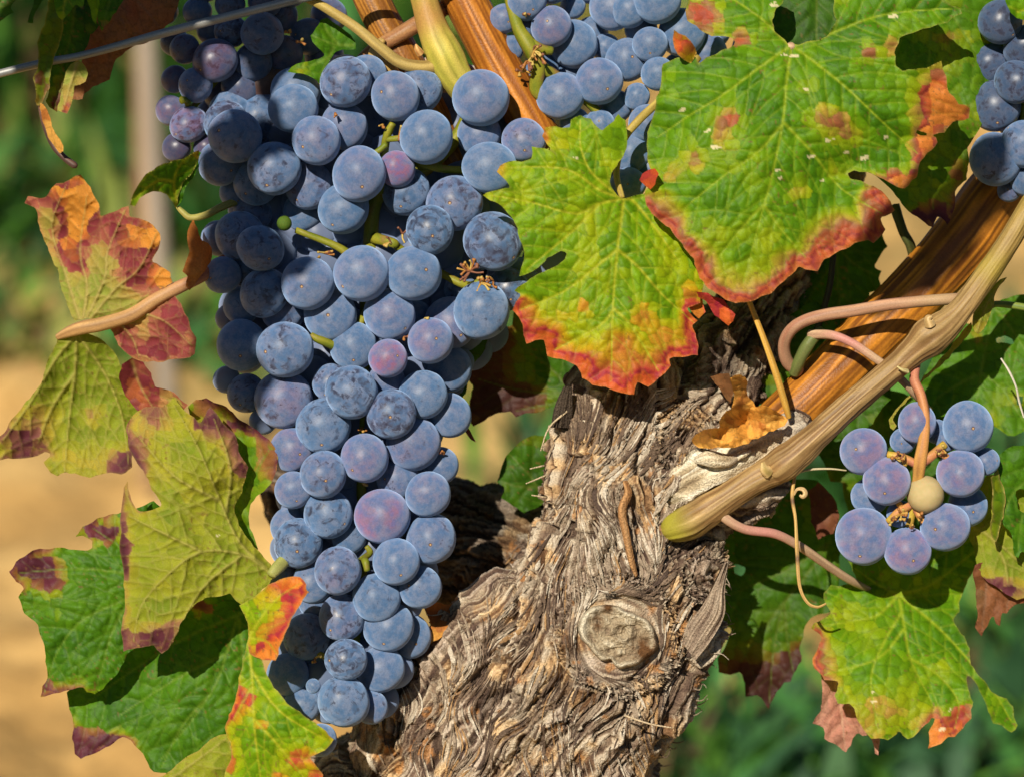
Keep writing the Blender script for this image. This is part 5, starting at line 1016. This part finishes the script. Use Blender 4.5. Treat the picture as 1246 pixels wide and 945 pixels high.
leaf('bright green leaf with a red tipped upper lobe, in front at the bottom left', [dict(crop=cC, step=1.6, seed=88, pal='auto', base=.10, sec=24, cs=13, puck=1.0,
  outline=[(618,600),(640,640),(655,680),(672,712),(695,742),(720,770),(750,792),(780,810),(806,830),(826,852),(815,868),(790,885),(765,897),(785,920),(800,940),(790,990),(540,1000),(555,945),(572,900),(570,860),(556,822),(566,790),(580,762),(590,700),(600,650),(610,615)],
  ctrl=[(620,610,-70),(655,690,-84),(826,852,-100),(765,897,-92),(800,980,-80),(560,990,-60),(560,820,-66),(640,830,-104),(600,700,-78)],
  veins=[[(615,600),(625,720),(630,830),(650,990)],[(622,680),(690,780),(800,850)],[(628,800),(700,880),(770,970)],[(622,720),(590,780),(562,830)]],
  blobs=[(580,760,30,.58,1.8),(618,755,16,.5,1.6),(740,900,34,.55,.9),(650,820,9,.45),(690,940,30,.4,.7),(565,900,24,.5,2.0),(800,850,30,.12),(790,960,30,.5)], edge=(5,[(570,780,90,.4),(770,900,60,.3),(820,850,40,.2)]), rim=.5),
  dict(crop=cC, step=1.6, seed=89, pal='auto', base=.16, sec=22, cs=13, puck=.9,
  outline=[(592,520),(610,510),(640,490),(662,470),(690,457),(715,450),(742,450),(758,468),(762,488),(750,505),(735,530),(718,560),(705,590),(695,615),(690,640),(682,657),(660,656),(630,648),(618,640),(612,610),(614,575),(605,545)],
  ctrl=[(595,520,-66),(690,455,-84),(760,485,-108),(705,590,-112),(680,655,-104),(625,640,-80),(650,550,-96)],
  veins=[[(605,620),(640,560),(690,500),(745,465)],[(620,600),(660,610),(685,640)]],
  blobs=[(735,475,44,.56),(700,470,30,.3),(680,600,44,.40,1.2),(660,640,40,.50,.6),(725,530,24,.3),(650,500,30,.15)], edge=(6,[(740,470,80,.35),(680,620,90,.35)]), rim=.5)])
leaf('half shaded green leaf piece at the bottom edge, lower left', [dict(crop=cC, step=2.0, seed=90, pal='olive', base=.10, under=True, outline=[(340,985),(385,950),(430,922),(480,885),(520,852),(545,840),(568,838),(580,900),(575,960),(560,1010),(340,1010)], ctrl=[(340,985,-20),(520,850,-44),(575,850,-60),(560,1000,-40),(450,950,-50)], veins=[[(360,990),(450,930),(560,850)]], rim=.6)], mats='under')
# upper left
leaf('large brown maroon leaf in shade hanging behind the wire', [dict(crop=cA, step=2.0, seed=91, pal='brown', base=.25, sec=24,
  outline=[(330,-120),(500,-160),(860,-120),(850,0),(830,60),(822,100),(780,130),(760,182),(720,190),(680,210),(640,215),(615,232),(580,262),(550,280),(535,320),(520,378),(480,395),(440,410),(420,432),(398,445),(393,470),(345,472),(330,440),(330,400),(380,330),(390,200),(350,60)],
  ctrl=[(400,0,20),(840,0,26),(800,120,20),(520,370,14),(370,460,10),(600,100,0)], veins=[[(620,-100),(560,60),(470,240),(400,440)],[(600,-40),(700,60),(770,150)],[(560,60),(600,150),(610,220)]], blobs=[(420,250,80,.3),(640,60,60,.3)], wav=1.3)], mats='dry')
leaf('narrow folded green leaf hanging over the wire end, upper left', [dict(crop=cA, step=1.8, seed=92, pal='dark', base=.28,
  outline=[(230,-40),(300,-10),(312,60),(300,120),(290,180),(270,240),(252,300),(240,360),(235,420),(212,460),(192,502),(175,500),(165,480),(170,440),(165,400),(155,372),(165,350),(178,330),(182,270),(175,205),(190,160),(210,120),(218,70),(225,20)],
  ctrl=[(260,-20,-40),(310,60,-60),(165,360,-56),(180,490,-46),(240,300,-44),(240,120,-62)], veins=[[(270,-20),(250,150),(215,330),(185,490)]], blobs=[(170,370,30,.5),(230,420,40,.4),(190,480,30,.3)], rim=.4),
  dict(crop=cA, step=2.0, seed=93, pal='dark', base=.14, outline=[(290,-60),(420,-60),(430,150),(400,240),(350,320),(320,380),(300,430),(285,490),(270,532),(235,510),(215,480),(235,350),(265,260),(290,150)], ctrl=[(300,-20,-10),(420,0,0),(270,520,-20),(350,300,-14)], veins=[[(360,-40),(340,150),(290,330),(260,510)]], blobs=[(260,500,60,.5),(300,400,40,.4)])])
leaf('small lit yellow and pink lobe hanging below the wire, upper left', [dict(crop=cA, step=1.5, seed=94, pal='pink', base=.2, under=True, outline=[(368,286),(388,296),(402,312),(412,330),(417,352),(405,388),(380,402),(352,408),(350,440),(345,468),(338,495),(318,540),(298,534),(272,524),(284,480),(290,440),(300,390),(312,340),(335,305)], ctrl=[(370,290,-40),(415,350,-44),(320,540,-52),(275,520,-44),(330,400,-50)], blobs=[(320,440,36,.42),(318,510,30,.75),(385,330,40,-.05),(390,390,30,.3)], veins=[[(370,290),(340,380),(300,520)]], rim=.4, puck=.7)], mats='under')
leaf('orange dried curl ending in a dark hooked stalk, upper left', [dict(crop=cA, step=1.3, seed=95, pal='dry', base=.45, outline=[(190,488),(206,496),(222,520),(238,558),(246,600),(262,632),(285,662),(300,692),(300,718),(283,728),(262,700),(238,668),(222,630),(206,585),(195,535)], ctrl=[(190,490,-46),(240,560,-60),(300,700,-60),(210,600,-40),(270,680,-62)], blobs=[(205,560,16,.5,3)], puck=.4, wav=.5)], petiole=[(48,118,-40,1.5),(50,134,-40,3),(56,156,-38,4),(66,178,-38,4.2),(78,192,-40,3.8),(90,201,-42,4.2),(93,204,-42,2)], pcol=cane_col((.06, .035, .03), (.14, .07, .05)), mats='dry')
leaf('cluster of bright green leaf tips at the top edge, upper left', [dict(crop=cA, step=1.6, seed=96, pal='auto', base=.10, outline=[(250,-60),(400,-60),(400,0),(390,42),(372,30),(360,18),(345,40),(330,62),(312,80),(294,97),(276,80),(265,58),(258,20)], ctrl=[(260,-40,-66),(400,-40,-66),(295,95,-80)], blobs=[(296,85,20,.3)], veins=[[(320,-50),(305,20),(295,92)]]),
  dict(crop=cA, step=1.6, seed=97, pal='auto', base=.12, outline=[(400,-60),(480,-60),(470,0),(464,60),(455,115),(440,100),(430,50),(415,10)], ctrl=[(400,-40,-64),(480,-40,-60),(455,110,-74)], blobs=[(455,100,16,.2)]),
  dict(crop=cA, step=1.8, seed=98, pal='back', base=.16, outline=[(480,-60),(610,-60),(580,10),(550,60),(515,110),(497,125),(483,148),(470,120),(462,70),(470,10)], ctrl=[(480,-40,-40),(610,-40,-30),(480,140,-50)], blobs=[(483,130,20,.3)], veins=[[(540,-50),(510,40),(484,140)]]),
  dict(crop=cA, step=1.8, seed=99, pal='dark', base=.2, outline=[(360,40),(420,20),(450,80),(470,120),(440,160),(415,165),(390,120),(365,90)], ctrl=[(360,40,-30),(450,80,-30),(420,160,-30)])])
leaf('dark green leaf corner at the extreme upper left', [dict(crop=cA, step=1.8, seed=100, pal='dark', base=.14, outline=[(-60,-60),(120,-60),(75,0),(58,20),(50,42),(66,60),(40,72),(18,90),(0,103),(-60,90)], ctrl=[(-60,0,-40),(70,0,-40),(0,100,-48)], veins=[[(-40,40),(20,30),(70,0)]])])
leaf('thin dark green leaf sliver pointing down beside the extreme upper left corner', [dict(crop=cA, step=1.6, seed=101, pal='dark', base=.16, outline=[(150,-60),(230,-60),(205,-5),(185,30),(168,58),(158,85),(158,112),(130,108),(138,75),(150,45),(160,20),(160,0)], ctrl=[(150,-40,-40),(220,-40,-40),(145,110,-48)])])
leaf('green leaf curled like a hook left of the big bunch', [dict(crop=cB, step=1.6, seed=102, pal='auto', base=.03, sec=20,
  outline=[(374,118),(378,98),(385,80),(405,48),(430,22),(450,8),(470,-2),(500,-12),(530,-16),(560,-36),(572,-40),(566,0),(545,35),(525,55),(515,85),(512,112),(505,128),(496,108),(480,88),(462,80),(440,78),(420,86),(402,98),(388,122)],
  ctrl=[(376,116,-30),(440,30,-44),(500,-10,-36),(570,-40,-8),(520,60,4),(505,125,12),(430,80,-30)], veins=[[(510,120),(500,50),(520,0),(560,-30)],[(500,50),(450,50),(385,100)]], blobs=[(560,-30,30,.4),(388,105,14,.1)], rim=.6),
  dict(crop=cB, step=1.8, seed=103, pal='back', base=.1, outline=[(520,-10),(568,-38),(585,-30),(575,5),(555,40),(532,70),(520,110),(506,126),(500,90),(512,50)], ctrl=[(520,-10,-2),(580,-30,16),(506,126,18),(560,30,10)])],
  petiole=[(216,252,12,2.5),(222,258,10,3.5),(232,265,10,4),(250,262,14,4.5),(270,252,26,5),(300,240,50,5)], pcol=cane_col((.28, .28, .06), (.42, .36, .10)))
leaf('small brown shrivelled bract where the long stalk meets the big bunch', [dict(crop=cB, step=1.4, seed=104, pal='dry', base=.75, outline=[(556,158),(568,185),(582,220),(598,226),(608,240),(606,280),(590,305),(570,330),(558,348),(545,363),(534,350),(540,322),(524,308),(534,280),(545,250),(538,215),(540,190),(548,170)], ctrl=[(556,160,-6),(606,260,-20),(545,360,-30),(540,250,-30)], puck=.8, wav=1.8)], mats='dry')
leaf('little dark green leaf with a lit corner behind the top of the big bunch', [dict(crop=(180,0,.2568), step=1.7, seed=105, pal='back', base=.10, sec=16, cs=9,
  outline=[(770,170),(795,135),(818,95),(850,85),(880,108),(920,135),(960,165),(985,200),(985,235),(930,235),(885,250),(860,290),(835,340),(822,375),(812,402),(780,370),(740,352),(700,348),(662,342),(680,318),(705,303),(740,295),(772,290),(810,280),(840,262),(820,240),(800,222),(780,200)],
  ctrl=[(830,100,20),(970,200,26),(810,400,-6),(670,340,-8),(840,260,6)], veins=[[(970,215),(880,210),(780,170)],[(880,225),(830,330),(810,390)],[(860,270),(780,310),(690,330)],[(900,210),(850,150),(830,100)]], blobs=[(690,330,40,.2),(745,330,40,.2)])])
leaf('orange dead leaf scrap in the gap between the big bunch and the trunk', [dict(crop=(300,700,.2328), step=1.6, seed=106, pal='dry', base=.6, outline=[(925,160),(960,135),(1010,140),(1060,150),(1095,140),(1105,165),(1078,195),(1055,215),(1075,255),(1060,290),(1030,312),(1000,335),(958,358),(962,320),(968,290),(960,250),(940,200)], ctrl=[(925,160,70),(1100,150,76),(1070,260,50),(958,358,44)], blobs=[(1000,200,70,.4),(1000,320,50,-.1)], puck=.7, wav=1.2)], mats='dry')
leaf('crumpled dry orange leaf lying on the spur above the cut wood', [dict(crop=cK, step=1.5, seed=107, pal='dry', base=.22, sec=14, cs=9, puck=2.6, wav=5.2, teeth=1.6,
  outline=[(78,852),(95,830),(130,808),(165,802),(203,800),(200,770),(212,748),(232,725),(252,718),(262,690),(268,655),(258,615),(248,582),(268,568),(292,564),(318,580),(328,600),(322,640),(328,665),(352,685),(362,712),(385,700),(405,702),(440,720),(470,738),(505,765),(490,790),(465,800),(440,815),(405,830),(372,848),(345,850),(330,870),(290,880),(240,888),(170,892),(110,888),(85,870)],
  ctrl=[(80,860,-10),(200,840,-26),(230,760,-44),(290,650,-56),(290,575,-46),(330,700,-30),(380,720,-54),(500,765,-34),(400,830,-14),(300,790,-2),(330,870,-30),(270,740,-20)], blobs=[(300,690,26,.5,2.2),(330,640,12,.4,3),(370,790,30,.5),(340,860,24,.3),(240,770,24,.45),(420,770,26,.3)]),
  dict(crop=cK, step=1.6, seed=108, pal='brown', base=.2, wav=1.6, outline=[(160,575),(200,562),(245,560),(262,600),(262,650),(252,690),(225,665),(195,620)], ctrl=[(165,575,10),(245,560,-20),(252,690,-20)])], mats='dry')
leaf('long ribbed green stipule leaf hanging behind the shoot, right side', [dict(crop=cJ, step=1.5, seed=109, pal='olive', base=.10, under=True, sec=14, outline=[(560,-10),(530,0),(500,30),(480,55),(455,85),(430,115),(418,150),(415,180),(425,215),(440,225),(462,205),(490,145),(505,75),(520,40),(545,10)], ctrl=[(560,-10,10),(420,170,-6),(440,225,-4),(505,75,6)], blobs=[(435,200,20,.5)], rim=.5, veins=[[(550,0),(480,90),(435,215)]]),
  dict(crop=cJ, step=1.4, seed=110, pal='olive', base=.22, under=True, outline=[(412,175),(415,200),(395,235),(360,275),(320,325),(280,360),(235,400),(205,425),(175,470),(140,510),(105,545),(88,575),(105,600),(92,618),(78,608),(72,575),(100,535),(140,490),(185,440),(215,395),(270,345),(320,290),(360,235),(390,195)], ctrl=[(412,180,4),(280,350,14),(180,450,10),(75,600,0)], rim=.7, puck=.4)], mats='under')
# leaves added beyond the frame, outlines traced from the shade they should cast
def shade_leaf(label, outline, t, seed):
    d = -TOSUN[2] * t; f = (D + d) / D; s = 1 / f; ox = CX + (TOSUN[0] * t - CX) / f; oy = CY + (-TOSUN[1] * t - CY) / f
    o = np.array(outline, float); c = o.mean(0); j = 18
    far = [tuple(c + (p - c) * .0) for p in o[:1]]; ctrl = [(p[0], p[1], d + random.uniform(-j, j)) for p in o[::2]] + [(c[0], c[1], d - 14)]
    k = int(np.argmax(o[:, 1])); tip = o[k]; base_ = o[int(np.argmin(o[:, 1]))]
    leaf(label, [dict(crop=(ox, oy, s), outline=outline, ctrl=ctrl, step=4, seed=seed, pal='back', base=.15, veins=[[tuple(base_), tuple(c), tuple(tip)], [tuple(c), tuple((o[0] + c) / 2), tuple(o[0] * .8 + c * .2)]])])
shade_leaf('added unseen leaf shaped to shade the wire and the dark upper left bunch', [(10,40),(30,0),(60,-30),(120,-50),(200,-90),(290,-70),(360,-50),(380,0),(374,40),(350,95),(325,112),(300,98),(288,60),(262,46),(248,60),(240,100),(215,118),(196,82),(160,100),(120,112),(80,118),(40,122)], 950, 201)
shade_leaf('added unseen leaf shaped to shade the left flank of the big bunch', [(236,270),(248,190),(290,178),(326,170),(356,196),(366,220),(338,242),(330,262),(352,300),(388,312),(408,345),(398,372),(366,362),(344,396),(330,410),(322,440),(345,470),(330,500),(290,520),(250,490),(240,420),(232,340)], 1350, 202)
shade_leaf('added unseen leaf lobe shaped to throw a small shadow on the top grapes', [(284,140),(300,122),(330,116),(346,132),(350,160),(372,178),(368,200),(330,206),(300,200),(302,172)], 1200, 203)
shade_leaf('added unseen leaf beyond the top right corner, shaped to shade the orange cane', [(x - 26, y - 37) for x, y in [(1060,385),(1100,330),(1150,275),(1200,215),(1250,190),(1250,225),(1215,262),(1190,300),(1150,345),(1110,372),(1080,395)]], 1300, 205)
